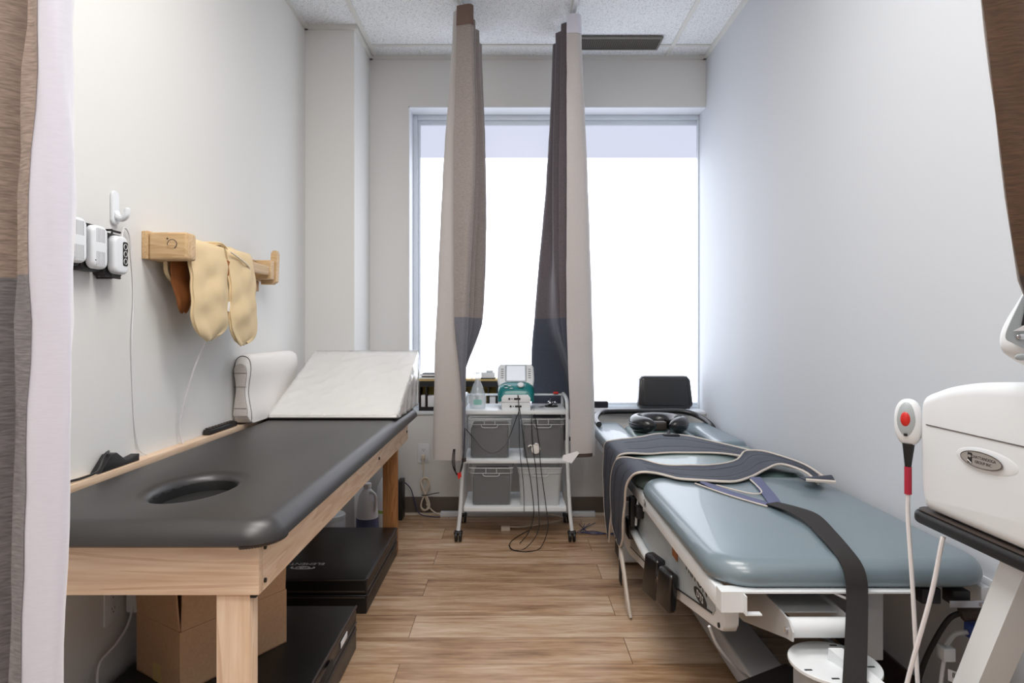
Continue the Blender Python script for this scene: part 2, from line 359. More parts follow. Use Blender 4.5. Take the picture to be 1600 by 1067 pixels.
# ------------------------------------------------------------ room
XL, XR, YB, H, YF = -1.115, 1.16, 3.83, 2.74, -2.4
WX0, WX1, WZ0, WZ1, WR = -.62, XR, .616, 2.44, .17
struct('floor', box(new(), (XL-.1, YF-.1, -.1), (XR+.1, YB+.3, 0)), 'floor')
struct('wall_left', box(new(), (XL-.1, YF, 0), (XL, YB+.1, H)), 'wall')
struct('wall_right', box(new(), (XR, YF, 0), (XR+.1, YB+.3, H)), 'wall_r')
struct('wall_front', box(new(), (XL-.1, YF-.1, 0), (XR+.1, YF, H)), 'base')
b = new(); box(b, (XL, YB, 0), (WX0, YB+.25, H)); box(b, (WX0, YB, 0), (XR, YB+.25, WZ0-.02)); box(b, (WX0, YB, WZ1), (XR, YB+.25, H))
struct('wall_back', b, 'wall')
struct('trim_0', box(new(), (XL, 3.45, 0), (-.85, YB, H)), 'wall')          # boxed-out corner pillar
# ceiling tiles between grid bars
b = new()
xs = [XL-.1, -.815, -.26, .31, .925, XR+.1]; ys = [YF-.1, -1.19, .02, 1.24, 2.46, 3.68, YB+.1]
box(b, (XL-.1, YF-.1, H), (XR+.1, YB+.3, H+.1)); struct('ceiling', b, 'tile')
b = new()
for x in xs[1:-1]: box(b, (x-.012, YF, H-.006), (x+.012, YB, H+.001))
for y in ys[1:-1]: box(b, (XL, y-.012, H-.0055), (XR, y+.012, H+.001))
struct('trim_1', b, 'grid')
b = new()
box(b, (XL, YF, H-.022), (XL+.018, 3.45, H)); box(b, (XR-.018, YF, H-.022), (XR, YB, H)); box(b, (-.85, YB-.018, H-.022), (XR, YB, H))
box(b, (XL, 3.432, H-.022), (-.832, 3.45, H)); box(b, (-.85, 3.45, H-.022), (-.832, YB, H)); struct('trim_2', b, 'grid')
struct('baseboard_back', box(new(), (-.85, YB-.008, 0), (XR, YB, .105), .003), 'base')
struct('baseboard_right', box(new(), (XR-.008, YF, 0), (XR, YB-.008, .105), .003), 'base_r')
struct('baseboard_left', box(new(), (XL, YF, 0), (XL+.008, 3.45, .105), .003), 'base_r')
b = new(); box(b, (-.85, YB-.02, 0), (XR-.01, YB-.008, .012)); struct('trim_3', b, 'cream')
# window: reveal lining, frame, panes
b = new(); G = YB+WR
box(b, (WX0, YB+.001, WZ1-.006), (XR, G, WZ1)); box(b, (WX0, YB+.001, WZ0), (WX0+.006, G, WZ1)); struct('trim_4', b, 'reveal')
struct('trim_5', box(new(), (WX0, YB-.012, WZ0-.02), (XR, G, WZ0), .004), 'white_p')
wr = bpy.data.objects.new('window_1', None); C.objects.link(wr); wr['kind'] = 'structure'
b = new()
for i, (w, y0) in enumerate(((.028, G-.03), (.016, G-.045))):
    pass
box(b, (WX0+.006, G-.035, WZ0), (WX0+.034, G+.02, WZ1-.006), .003); box(b, (WX0+.034, G-.018, WZ0+.02), (WX0+.05, G+.02, WZ1-.02), .003)
box(b, (WX0+.034, G-.035, WZ1-.034), (XR, G+.02, WZ1-.006), .003); box(b, (WX0+.05, G-.018, WZ1-.062), (XR, G+.02, WZ1-.034), .003)
box(b, (WX0+.034, G-.035, WZ0), (XR, G+.02, WZ0+.02), .003); box(b, (WX0+.05, G-.018, WZ0+.02), (XR, G+.02, WZ0+.034), .003)
box(b, (XR-.008, G-.035, WZ0+.02), (XR, G+.02, WZ1-.034), .002)
struct('window_frame', b, 'alu', wr)
ZS = CAM_Z+(516-247)*G/1000
struct('window_pane', box(new(), (WX0+.05, G, WZ0+.03), (XR-.008, G+.008, ZS)), 'pane_lo', wr)
struct('upper_pane', box(new(), (WX0+.05, G, ZS), (XR-.008, G+.008, WZ1-.06)), 'pane_hi', wr)
# recessed lamps of the ceiling (behind the photographer)
for y in (1.55, .3, -1.2):
    t = thing('ceiling_light', 'recessed rectangular ceiling lamp above the treatment tables' if y > 1 else ('recessed rectangular ceiling lamp over the curtained entry' if y > 0 else 'recessed rectangular ceiling lamp by the far front wall'), 'lamp', (0, y, H))
    f = new()
    for a, c in (((-.6, y-.3), (.6, y-.28)), ((-.6, y+.28), (.6, y+.3)), ((-.6, y-.28), (-.58, y+.28)), ((.58, y-.28), (.6, y+.28))): box(f, (a[0], a[1], H-.02), (c[0], c[1], H-.007))
    finish('frame', f, 'white_m', t); finish('diffuser', box(new(), (-.58, y-.28, H-.018), (.58, y+.28, H-.01)), 'lamp', t)
# ceiling vent
t = thing('ceiling_vent', 'dark perforated air vent in the ceiling in front of the window', 'vent', (.60, 3.63, H))
finish('grille', box(new(), (.345, 3.565, H-.012), (.832, 3.70, H-.007)), 'vent', t)
f = new()
for a, c in (((.335, 3.555), (.842, 3.567)), ((.335, 3.70), (.842, 3.712)), ((.335, 3.567), (.347, 3.70)), ((.830, 3.567), (.842, 3.70))): box(f, (a[0], a[1], H-.016), (c[0], c[1], H-.007))
finish('frame', f, 'wire', t)
f = new()
for i in range(40): box(f, (.352+i*.012, 3.567, H-.0145), (.3545+i*.012, 3.70, H-.012))
for i in range(10): box(f, (.347, 3.575+i*.0125, H-.0145), (.830, 3.5775+i*.0125, H-.012))
finish('mesh_wire', f, 'wire', t)

# ------------------------------------------------------------ curtains
def curtain(name, label, org, secs, fab, lin_, flip, n=90, rows=46, amp=.0025, hem=None, hemmat=None, track=None, zb=None, top=None):
    t = thing(name, label, 'curtain', org)
    zs = [s[0] for s in secs]; P_ = []
    prof = [cr([(x, y, 0) for x, y in s[1]], n) for s in secs]
    z_lo, z_hi = zs[-1], zs[0]
    for i in range(rows+1):
        z = z_hi+(z_lo-z_hi)*i/rows
        k = max(j for j in range(len(zs)-1) if zs[j] >= z-1e-9); f = (zs[k]-z)/(zs[k]-zs[k+1]); f = min(1, max(0, f))
        row = []
        for j in range(n+1):
            a = [prof[max(k-1, 0)][j], prof[k][j], prof[k+1][j], prof[min(k+2, len(zs)-1)][j]]
            p = .5*((2*a[1])+(a[2]-a[0])*f+(2*a[0]-5*a[1]+4*a[2]-a[3])*f*f+(3*a[1]-a[0]-3*a[2]+a[3])*f**3)
            nz = noise.noise(Vector((j*.09+org[0]*9, z*3.2, 1.7)))+.8*noise.noise(Vector((j*.07, z*11+j*.12, 9.1)))
            row.append(Vector((p.x+nz*amp, p.y+nz*amp, z)))
        P_.append(row)
    fb = grid(new(), P_, .0012); f_o = finish('fabric', fb, fab, t)
    L_ = []
    s = 1 if flip else -1
    for i in range(rows+1):
        row = []
        for j in range(n+1):
            a = P_[min(i+1, rows)][j]-P_[max(i-1, 0)][j]; c = P_[i][min(j+1, n)]-P_[i][max(j-1, 0)]
            row.append(P_[i][j]+a.cross(c).normalized()*s*.0028)
        L_.append(row)
    l_o = finish('lining', grid(new(), L_, .0006*s), lin_, t)
    if hem:
        HM = []
        for i in range(rows+1):
            row = []
            for j in range(hem+1):
                a = P_[min(i+1, rows)][j]-P_[max(i-1, 0)][j]; c = P_[i][min(j+1, n)]-P_[i][max(j-1, 0)]
                row.append(P_[i][j]+a.cross(c).normalized()*s*.0042)
            HM.append(row)
        finish('side_hem', grid(new(), HM, .0008*s), hemmat or fab, t)
    if top:
        tc_, tm_ = top; r_ = 2
        TP = [[P_[i][j]+(P_[i+1][j]-P_[max(i-1, 0)][j]).cross(P_[i][min(j+1, n)]-P_[i][max(j-1, 0)]).normalized()*s*(.0045 if tc_ > 0 else -.0035) for j in range(abs(tc_)+1)] for i in range(r_+1)]
        finish('header_tape', grid(new(), TP, .0008*s*(1 if tc_ > 0 else -1)), tm_, t)
    if zb: # dark bottom binding
        HB = [[p.lerp(q, .62)+Vector((0, -.002, 0)) for p, q in zip(P_[rows-1], P_[rows])], [p+Vector((0, -.002, 0)) for p in P_[rows]]]
        finish('bottom_hem', grid(new(), HB, .002), zb, t)
    return t, P_
def rods(name, label, x, y0, y1):
    b = new(); box(b, (x-.011, y0, H-.024), (x+.011, y1, H-.006), .002); return solo(name, b, 'white_m', label, 'curtain track', (x, (y0+y1)/2, H-.007))
rods('curtain_track', 'white ceiling track the left window curtain hangs from', -.245, .9, 3.66)
rods('curtain_track', 'white ceiling track the right window curtain hangs from', .315, .9, 3.66)
def hooks(t, P_, step, x, zc=H-.024):
    row = P_[0]
    for j in range(2, len(row), step):
        b = new(); p = row[j]; tube(b, [(p.x, p.y, p.z-.012), (x*.6+p.x*.4, p.y, p.z+.012), (x, p.y, zc)], .0016, 5); finish('hook', b, 'chrome', t)
LS = [(2.69, [(-.27, 3.14), (-.205, 3.12), (-.198, 3.16), (-.28, 3.19), (-.28, 3.24), (-.19, 3.28), (-.24, 3.34), (-.175, 3.40), (-.22, 3.47), (-.17, 3.56)]),
      (1.9, [(-.287, 3.14), (-.20, 3.12), (-.192, 3.16), (-.325, 3.19), (-.325, 3.24), (-.175, 3.28), (-.22, 3.34), (-.145, 3.40), (-.22, 3.47), (-.145, 3.56)]),
      (1.15, [(-.283, 3.15), (-.235, 3.13), (-.226, 3.17), (-.36, 3.19), (-.355, 3.24), (-.205, 3.28), (-.26, 3.34), (-.165, 3.40), (-.25, 3.47), (-.165, 3.56)]),
      (.80, [(-.250, 3.145), (-.244, 3.14), (-.238, 3.18), (-.375, 3.20), (-.37, 3.24), (-.262, 3.27), (-.31, 3.32), (-.272, 3.38), (-.34, 3.45), (-.285, 3.52)]),
      (.45, [(-.246, 3.155), (-.243, 3.15), (-.24, 3.19), (-.382, 3.21), (-.38, 3.25), (-.29, 3.28), (-.35, 3.33), (-.30, 3.38), (-.36, 3.45), (-.30, 3.52)])]
t, Q = curtain('window_curtain', 'grey window curtain bunched left of the white rolling cart', (-.26, 3.3, .45), [(z, p) for z, p in LS], 'curt', 'lining', False, zb='hemb', top=(-15, 'hdr'))
hooks(t, Q, 17, -.245)
RS = [(2.69, [(.275, 3.22), (.335, 3.22), (.342, 3.27), (.27, 3.31), (.255, 3.33), (.30, 3.37), (.25, 3.41), (.235, 3.44), (.29, 3.50), (.23, 3.56), (.24, 3.61), (.28, 3.62)]),
      (1.9, [(.275, 3.22), (.36, 3.23), (.375, 3.28), (.27, 3.31), (.245, 3.33), (.29, 3.37), (.235, 3.41), (.22, 3.44), (.27, 3.50), (.195, 3.56), (.20, 3.62), (.26, 3.63)]),
      (1.15, [(.275, 3.22), (.38, 3.24), (.40, 3.29), (.28, 3.32), (.255, 3.34), (.30, 3.38), (.25, 3.42), (.23, 3.46), (.20, 3.54), (.13, 3.60), (.14, 3.66), (.2, 3.68)]),
      (.80, [(.285, 3.20), (.39, 3.24), (.415, 3.30), (.335, 3.34), (.315, 3.37), (.35, 3.43), (.325, 3.50), (.325, 3.60), (.30, 3.70), (.125, 3.70), (.13, 3.75), (.2, 3.77)]),
      (.46, [(.295, 3.22), (.395, 3.24), (.42, 3.30), (.345, 3.35), (.33, 3.38), (.36, 3.43), (.335, 3.50), (.335, 3.60), (.32, 3.715), (.135, 3.72), (.14, 3.76), (.2, 3.78)])]
t, Q = curtain('window_curtain', 'pale lined window curtain bunched right of the white rolling cart', (.32, 3.4, .46), RS, 'curtd', 'lining', True, zb='hemb', top=(12, 'liningw'))
hooks(t, Q, 17, .315)
b = new(); prism(b, [P(880, 711, 3.185), P(902, 705, 3.185), P(905, 708, 3.185), P(893, 724, 3.185), P(879, 719, 3.185)], (0, .002, 0)); 
finish('care_tag', b, 'paper', t)
FS = [(2.69, [(-.565, .755), (-.54, .748), (-0.517, .757), (-.54, .785), (-.59, .80), (-.63, .775), (-.70, .81), (-.78, .79)]),
      (1.5, [(-.569, .755), (-.545, .748), (-0.526, .757), (-.547, .785), (-.592, .80), (-.64, .775), (-.70, .81), (-.80, .79)]),
      (1.1, [(-.580, .755), (-.55, .746), (-0.530, .757), (-.55, .785), (-.60, .80), (-.65, .775), (-.71, .81), (-.80, .79)]),
      (.68, [(-.592, .755), (-.562, .747), (-0.539, .757), (-.56, .785), (-.605, .80), (-.65, .775), (-.72, .81), (-.80, .79)]),
      (.42, [(-.60, .755), (-.57, .747), (-0.545, .757), (-.566, .785), (-.61, .80), (-.65, .775), (-.72, .81), (-.80, .79)])]
curtain('privacy_curtain', 'large privacy curtain with white lining at the left edge, nearest the camera', (-.62, .78, .42), FS, 'curtf', 'liningw', True, hem=9, hemmat='curtf', amp=.0045)
GS = [(2.69, [(.40, .76), (.46, .745), (.50, .775), (.56, .75), (.62, .785), (.70, .755)]),
      (1.62, [(.535, .76), (.575, .745), (.61, .775), (.66, .75), (.71, .78), (.78, .755)]),
      (1.17, [(.600, .76), (.635, .745), (.665, .775), (.71, .75), (.75, .78), (.81, .755)]),
      (.9, [(.66, .72), (.69, .715), (.71, .725), (.74, .715), (.77, .725), (.82, .715)]),
      (.42, [(.70, .72), (.72, .715), (.74, .725), (.77, .715), (.80, .725), (.85, .715)])]
curtain('privacy_curtain', 'dark brown privacy curtain swept aside at the upper right edge', (.7, .75, .42), GS, 'curtb', 'lining', False, amp=.0035)
rods('curtain_track', 'white ceiling track of the foreground privacy curtain on the left', -.64, -.6, .86)
rods('curtain_track', 'white ceiling track of the foreground privacy curtain on the right', .55, -.6, .86)

# ------------------------------------------------------------ massage table (left)
t = thing('massage_table', 'wooden massage table with dark vinyl top and a face hole', 'massage table', (-.78, 2.2, 0))
ax0, ax1, ay0, ay1, az0, az1 = -1.045, -.52, 1.316, 3.20, .555, .667
b = new(); cushion(b, -1.072, -.47, 1.262, 3.24, .6672, .718, rc=.07, edge=.044, n=10, hole=(-.778, 1.575, .086, .135))
pad = finish('padded_top', b, 'table_v', t, ang=60)
b = new()
for i in range(26):      # gathered pleats of the vinyl round the near corner
    a = R(-80+i*4.2); x, y = -.552+.074*math.cos(a), 1.345+.074*math.sin(a)
    blob(b, (x, y, .6685), (.0045, .0045, .005), 8, 6)
sub('gathered_edge', b, 'table_v', pad)
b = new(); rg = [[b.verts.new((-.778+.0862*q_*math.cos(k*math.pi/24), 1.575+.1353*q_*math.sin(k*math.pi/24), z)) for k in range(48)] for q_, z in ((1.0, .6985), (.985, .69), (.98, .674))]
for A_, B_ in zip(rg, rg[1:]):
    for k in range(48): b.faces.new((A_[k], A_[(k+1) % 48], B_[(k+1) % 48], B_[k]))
b.faces.new(rg[-1]); sub('face_hole_shade', b, 'dark', pad)  # near-black cup put in for the shade inside the face hole
finish('end_rail', box(new(), (ax0, ay0, az0), (ax1-.0005, ay0+.022, az1), .0015), 'pine_x', t)
finish('end_rail', box(new(), (ax0, ay1-.022, az0), (ax1-.0005, ay1, az1), .0015), 'pine_x', t)
s1 = finish('side_rail', box(new(), (ax1-.022, ay0+.0225, az0), (ax1, ay1-.0225, az1), .0015), 'pine', t)
finish('side_rail', box(new(), (ax0, ay0+.0225, az0), (ax0+.022, ay1-.0225, az1), .0015), 'pine', t)
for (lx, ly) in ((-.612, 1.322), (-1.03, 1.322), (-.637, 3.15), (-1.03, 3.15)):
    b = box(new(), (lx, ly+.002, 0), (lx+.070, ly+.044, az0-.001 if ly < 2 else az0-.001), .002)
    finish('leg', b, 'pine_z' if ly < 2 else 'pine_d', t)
b = new()
for y in (1.345,):
    for z in (.575, .645): finish('bolt', cyl(new(), (ax1-.001, y, z), (ax1+.0035, y, z), .005, 12), 'black_p', t)
for y in (3.16, 2.5): finish('bolt', cyl(new(), (ax1-.001, y, .60), (ax1+.0035, y, .60), .006, 12), 'black_p', t)
finish('corner_bracket', box(new(), (-.565, 1.325, .545), (-.53, 1.365, .555), .002), 'black_p', t)
# ledge board along the wall
solo('wall_ledge', box(new(), (XL, 1.0, .70), (-1.078, 2.95, .722), .002), 'pine', 'narrow pine board along the left wall behind the massage table', 'shelf', (-1.095, 1.975, .70))
t = thing('power_strip', 'black power strip on the wood ledge beside the white contoured pillow', 'power strip', (-1.09, 2.42, .722))
finish('body', box(new(), (-1.112, 2.30, .7222), (-1.085, 2.53, .742), .004), 'black_p', t)
b = new()
for i in range(9): box(b, (-1.108, 2.31+i*.024, .742), (-1.089, 2.323+i*.024, .7465), .001)
finish('sockets', b, 'brown_p', t)
t = thing('charging_cradle', 'black folded charger with loose cable on the near end of the ledge', 'charger', (-1.09, 1.75, .722))
b = new(); prism(b, [(-1.11, 1.68, .7222), (-1.11, 1.86, .7222), (-1.11, 1.86, .742), (-1.11, 1.80, .735), (-1.11, 1.755, .765), (-1.11, 1.73, .765)], (.028, 0, 0), .003)
finish('body', b, 'black_p', t)
b = new(); tube(b, [(-1.10, 1.745, .77), (-1.085, 1.70, .765), (-1.075, 1.66, .735), (-1.085, 1.62, .727), (-1.09, 1.56, .728), (-1.10, 1.45, .726), (-1.09, 1.3, .728)], .0032, 8, 30); finish('cable', b, 'cordb', t)

# wedge bolster
t = thing('wedge_bolster', 'large white wedge bolster in a clear plastic cover on the massage table', 'wedge cushion', (-.77, 3.0, .716))
x0, x1, y0, y1, zb, zt = -1.04, -.492, 2.73, 3.25, .722, .992
def wedge_pt(u, v):      # v 0 front .. 1 back top
    xl = x0+(.045)*v; xr = x1+(.015)*v
    return Vector((xl+(xr-xl)*u, y0+(y1-y0)*v, zb+.012+(zt-zb-.012)*v))
b = new()
prism(b, [(x0, y0, zb), (x1, y0, zb), (x1, y0, zb+.012), (x0, y0, zb+.012)], (0, .001, 0))
t2 = new()
A = [t2.verts.new(p) for p in ((x0, y0, zb), (x1, y0, zb), (x1+.01, y1, zb), (x0, y1, zb), (x0, y0, zb+.014), (x1, y0, zb+.014), (x1+.018, y1, zt), (x0+.045, y1, zt))]
for f in ((3, 2, 1, 0), (0, 1, 5, 4), (1, 2, 6, 5), (2, 3, 7, 6), (3, 0, 4, 7), (4, 5, 6, 7)): t2.faces.new([A[i] for i in f])
bmesh.ops.bevel(t2, geom=t2.edges[:], offset=.006, segments=3, profile=.5, affect='EDGES')
b.free(); core = finish('foam_wedge', t2, 'wedge', t)
# clear plastic sheet with folds, over the slope and down the right side
rows = []
for i in range(41):
    v = i/40; row = []
    for j in range(61):
        u = j/50
        if u <= 1: p = wedge_pt(u, v)+Vector((0, -.004, .005))
        else:
            e = (u-1)/.2; p = wedge_pt(1, v)+Vector((.006+.004*math.sin(v*31+e*5)*e, 0, .003)); p.z = p.z+(zb+.004-p.z)*e
        fold = .0035*noise.noise(Vector((u*2.6+v*4.5, v*9-u*6, 0)))+.003*(1-abs(noise.noise(Vector((u*5-v*3, v*7+u*4, 4)))))**9
        row.append(p+Vector((0 if u <= 1 else fold*.8, 0, fold if u <= 1 else 0)))
    rows.append(row)
finish('plastic_cover', grid(new(), rows), 'film', t)
b = new(); tube(b, [(x0, y0-.004, zb+.003), (x1, y0-.004, zb+.003), (x1+.014, y1, zb+.004)], .0035, 6); finish('dark_edge_binding', b, 'black_p', t)
b = new(); tube(b, [(x0+.047, y1, zt+.0025), (x1+.016, y1, zt+.0025), (x1+.018, y1+.001, zb+.01)], .002, 6); finish('top_edge_binding', b, 'stitch', t)

# contour pillow against the wall
t = thing('contour_pillow', 'white contoured foam pillow standing on edge against the left wall', 'pillow', (-1.08, 2.75, .724))
prof = [(-.034, .0), (-.037, .03), (-.033, .07), (-.026, .12), (-.024, .16), (-.030, .205), (-.034, .24), (-.030, .265), (-.014, .28), (.006, .28), (.024, .268), (.031, .24), (.030, .205), (.024, .165), (.022, .12), (.028, .075), (.034, .04), (.034, .01), (.028, 0)]
prof = [(-p[0]*0+p[0], p[1]) for p in prof]
o2 = cr([(p[0], 0, p[1]) for p in prof], 60, True); rows = []
NY = 26
for i in range(NY+1):
    v = i/NY; y = 2.545+.60*v; e = min(v, 1-v)*NY/2.2; s_ = 1 if e >= 1 else math.sqrt(max(0, 1-(1-e)**2))*.25+.75
    rows.append([Vector((-1.0775+p.x*s_, y, .7425+.0+max(p.z-.14, -.14)*s_*(.99)+.12)) for p in o2]+[Vector((-1.0775+o2[0].x*s_, y, .7425+(o2[0].z-.14)*s_*.99+.12))])
zmin = min(p.z for r in rows for p in r); rows = [[p+Vector((0, 0, .7235-zmin)) for p in r] for r in rows]
b = grid(new(), rows); bmesh.ops.remove_doubles(b, verts=b.verts, dist=.0002)
b.faces.new([v for v in [min(b.verts, key=lambda q: (q.co-p).length) for p in rows[-1][:-1]]]); finish('cotton_case', b, 'paperw', t, ang=60)
b = new(); prism(b, [p+Vector((0, -.001, 0)) for p in rows[0][:-1]], (0, -.006, 0), .002); fo = finish('ribbed_end_panel', b, 'ribcot', t)
b = new(); tube(b, [p+Vector((0, -.001, 0)) for p in rows[1][:-1]], .0016, 5, 0, closed=True)
for z in (.79, .875, .93): tube(b, [(-1.102, 2.537, z), (-1.053, 2.537, z)], .0008, 5)
sub('stitching', b, 'stitch', fo)

# ------------------------------------------------------------ left wall fittings
t = thing('adhesive_hook', 'white plastic adhesive hook on the left wall above the chargers', 'hook', (-1.115, 1.79, 1.44))
b = new(); m = frame((XL, 1.79, 1.442), (0, 1, 0), (0, 0, 1)); prism(b, [m @ Vector((x, y, 0)) for x, y in rrect(.034, .095, .015)], (.009, 0, 0), .004); finish('back_plate', b, 'white_p', t)
rows = []
b = new(); tube(b, [(XL+.006, 1.79, 1.428), (XL+.016, 1.79, 1.416), (XL+.028, 1.79, 1.414), (XL+.037, 1.79, 1.425), (XL+.038, 1.79, 1.442)], [.011, .010, .009, .0085, .007], 10, 20); finish('hook_arm', b, 'white_p', t)
def charger(label, y, z, w, h, disp=False):
    t = thing('wall_charger', label, 'charger', (XL, y, z), 'white chargers in a row on the left wall')
    b = new(); m = frame((XL, y, z), (0, 1, 0), (0, 0, 1)); prism(b, [m @ Vector((x, q, 0)) for x, q in rrect(w+.010, h+(.014 if disp else .010), .012)], (.030, 0, 0), .003)
    bp = finish('mounting_bracket', b, 'black_p', t)
    b = new(); prism(b, [m @ Vector((x, q, .0305)) for x, q in rrect(w-.008, h, .02)], (.026, 0, 0), .010, 5); bd = finish('housing', b, 'white_p', t)
    b = new()
    if not disp:
        for k in range(7):
            yy = y-.018+k*.0052
            tube(b, [(XL+.0563, yy, z+.012), (XL+.0563, yy, z+h*.42)], .0007, 4)
        sub('upper_grille', b, 'stitch', bd); b = new()
        for k in range(7): tube(b, [(XL+.0563, y-.018+k*.0052, z-h*.42), (XL+.0563, y-.018+k*.0052, z-.012)], .0007, 4)
        sub('lower_grille', b, 'stitch', bd)
        b = new(); blob(b, (XL+.0562, y-.022, z-.035), (.001, .002, .002), 8, 6); sub('button', b, 'black_p', bd)
    else:
        m2 = frame((XL+.0560, y+.012, z+.004), (0, 1, 0), (0, 0, 1)); prism(b, [m2 @ Vector((x, q, 0)) for x, q in rrect(.022, .066, .006)], (.0012, 0, 0)); dp = sub('display_panel', b, 'ink', bd)
        b = new()
        for dz in (.020, 0, -.020):
            tube(b, [(XL+.0576, y+.012+.0075*math.cos(a*math.pi/8), z+.004+dz+.0075*math.sin(a*math.pi/8)) for a in range(16)], .0009, 5, closed=True)
        sub('display_rings', b, 'inkw', bd)
        for s_ in (1, -1):
            b = new(); zz = z+s_*(h/2+.010); tube(b, [(XL+.004, y-.03, zz-.010*s_), (XL+.006, y-.03, zz+.002*s_), (XL+.046, y-.03, zz+.002*s_), (XL+.046, y-.03, zz-.010*s_)], .0032, 8); tube(b, [(XL+.046, y-.03, zz), (XL+.046, y+.005, zz)], .0032, 8)
            sub('bracket_loop', b, 'black_p', bp)
    return t
charger('slotted white wall charger at the left curtain edge, farthest left of three', 1.568, 1.322, .070, .112)
charger('slotted white wall charger in the middle of three on the left wall', 1.650, 1.314, .070, .112)
charger('white wall charger with black display and hook loops, beside the wooden rack', 1.740, 1.304, .072, .104, True)
b = new(); tube(b, [(XL+.03, 1.778, 1.345), (XL+.014, 1.815, 1.39), (XL+.008, 1.85, 1.375), (XL+.004, 1.87, 1.30), (XL+.003, 1.88, 1.2), (XL+.006, 1.868, 1.08), (XL+.003, 1.875, .95), (XL+.004, 1.885, .82), (XL+.006, 1.90, .75), (XL+.012, 1.93, .7245)], .0022, 7, 50)
solo('charger_cord', b, 'cordw', 'thin white cord hanging down the left wall from the chargers', 'cord', (XL, 1.88, .7245))
# wooden rack
t = thing('wall_rack', 'pale wooden peg rack on the left wall that holds the yellow wrap', 'rack', (XL, 2.35, 1.35))
finish('back_board', box(new(), (XL, 1.925, 1.315), (XL+.02, 2.84, 1.40), .003), 'rackw_y', t)
b = box(new(), (XL+.021, 1.925, 1.313), (-.978, 1.985, 1.396), .008, 3); e = finish('end_block', b, 'rackw', t)
b = new(); ell(b, (-1.022, 1.9245, 1.359), (1, 0, 0), (0, 0, 1), .0125, .0125, .0012); k_ = sub('wood_knot', b, 'rackw', e)
b = new(); tube(b, [(-1.022+.014*math.cos(R(a)), 1.9240, 1.359+.014*math.sin(R(a))) for a in range(-60, 200, 12)], .0011, 5); blob(b, (-1.036, 1.924, 1.376), (.003, .001, .003), 8, 6); sub('knot_ring', b, 'stitch', e)
finish('cross_bar', box(new(), (-1.06, 1.9855, 1.335), (-1.035, 2.73, 1.375), .004), 'rackw_y', t)
finish('end_block', box(new(), (XL+.021, 2.731, 1.318), (-1.03, 2.775, 1.40), .005), 'rackw', t)
b = new(); out = [(XL+.021, 1.300), (-1.062, 1.300), (-1.045, 1.312), (-1.040, 1.43), (-1.046, 1.448), (-1.060, 1.447), (-1.068, 1.435), (-1.072, 1.37), (-1.085, 1.345), (XL+.021, 1.338)]
sh = [(x*1.0+.018, z) if x > -1.09 else (x, z) for x, z in out]
prism(b, [(x, 2.785, z) for x, z in sh], (0, .035, 0), .003); finish('hook_peg', b, 'rackw', t)
finish('mounting_tab', box(new(), (XL, 2.76, 1.27), (XL+.008, 2.80, 1.314), .002), 'card', t)
# heated neck wrap draped over the bar
t = thing('quilted_wrap', 'yellow quilted heat wrap draped over the wooden wall rack', 'heat wrap', (-1.03, 2.2, 1.38))
def lobe(y0, y1, zlow, xf, ztop=1.386, back=.13, seed=0, matn='yellow', xb=-1.072):
    """one padded lobe folded over the bar: front flap with rounded end"""
    rows = []; NR = 40; NC = 22
    for i in range(NR+1):
        v = i/NR; row = []
        s = v*(back+.04+(ztop-zlow))
        for j in range(NC+1):
            u = j/NC*2-1
            L1 = back; L2 = .04
            if s < L1: x, z = xb, ztop-.012-(L1-s)
            elif s < L1+L2: a = (s-L1)/L2*math.pi; x = xb+(xf-xb)*(1-math.cos(a))/2; z = ztop-.012+.012*math.sin(a)
            else:
                q = (s-L1-L2)/(ztop-zlow); x = xf+.012*math.sin(q*2.2); z = ztop-.012-(s-L1-L2)
            rem = (s-L1-L2)-(ztop-zlow)+.075; w = 1.0
            if rem > 0: w = math.sqrt(max(0.003, 1-(rem/.077)**2))
            rem2 = .05-s
            if rem2 > 0: w = min(w, math.sqrt(max(.003, 1-(rem2/.052)**2)))
            y = (y0+y1)/2+u*w*(y1-y0)/2
            puff = .012*(1-u*u)*(1-abs(2*v-1)**6)+.009*noise.noise(Vector((u*1.6+seed, s*14, seed)))+.003*math.sin(s*60+u*2+seed)*(1-u*u)
            row.append(Vector((x+(puff if s > L1+L2 else (-puff*.2 if s < L1 else 0)), y+.004*noise.noise(Vector((s*30, seed, 2))), z)))
        rows.append(row)
    return rows
for y0, y1, zl, xf, sd in ((1.99, 2.235, 1.085, -1.012, 1), (2.245, 2.46, 1.062, -1.005, 5)):
    rr_ = lobe(y0, y1, zl, xf, seed=sd)
    o_ = finish('wrap_lobe', grid(new(), rr_, .012), 'yellow', t, ang=70)
    b = new(); ed = [r[-1] for r in rr_[16:]]+[r[0] for r in rr_[:15:-1]]; tube(b, [p+Vector((.003, 0, 0)) for p in ed], .0035, 6); sub('seam_piping', b, 'yellow', o_)
b = new(); rr_ = lobe(1.99, 2.10, 1.17, -1.066, ztop=1.335, back=.03, seed=3, xb=-1.074); finish('back_flap', grid(new(), rr_, .008), 'brownc', t, ang=70)
rows = [[Vector((-1.066+.055*math.sin(v/8*math.pi/2), 2.20+.20*u/10, 1.392+.008*math.sin(u)-.05*(v/8)**2*((u/10)))) for u in range(11)] for v in range(9)]
finish('fold_over', grid(new(), rows, .010), 'yellow', t, ang=70)
finish('care_label', box(new(), (-.994, 2.232, 1.165), (-.989, 2.262, 1.20), .001), 'paper', t)
finish('dark_opening', box(new(), (-1.004, 2.236, 1.29), (-.992, 2.262, 1.345), .005), 'brownc', t)
b = new(); tube(b, [(-.985, 2.24, 1.374), (-.975, 2.30, 1.355), (-.975, 2.37, 1.335), (-.978, 2.39, 1.31)], .003, 6, 16); finish('tie_cord', b, 'cream', t)
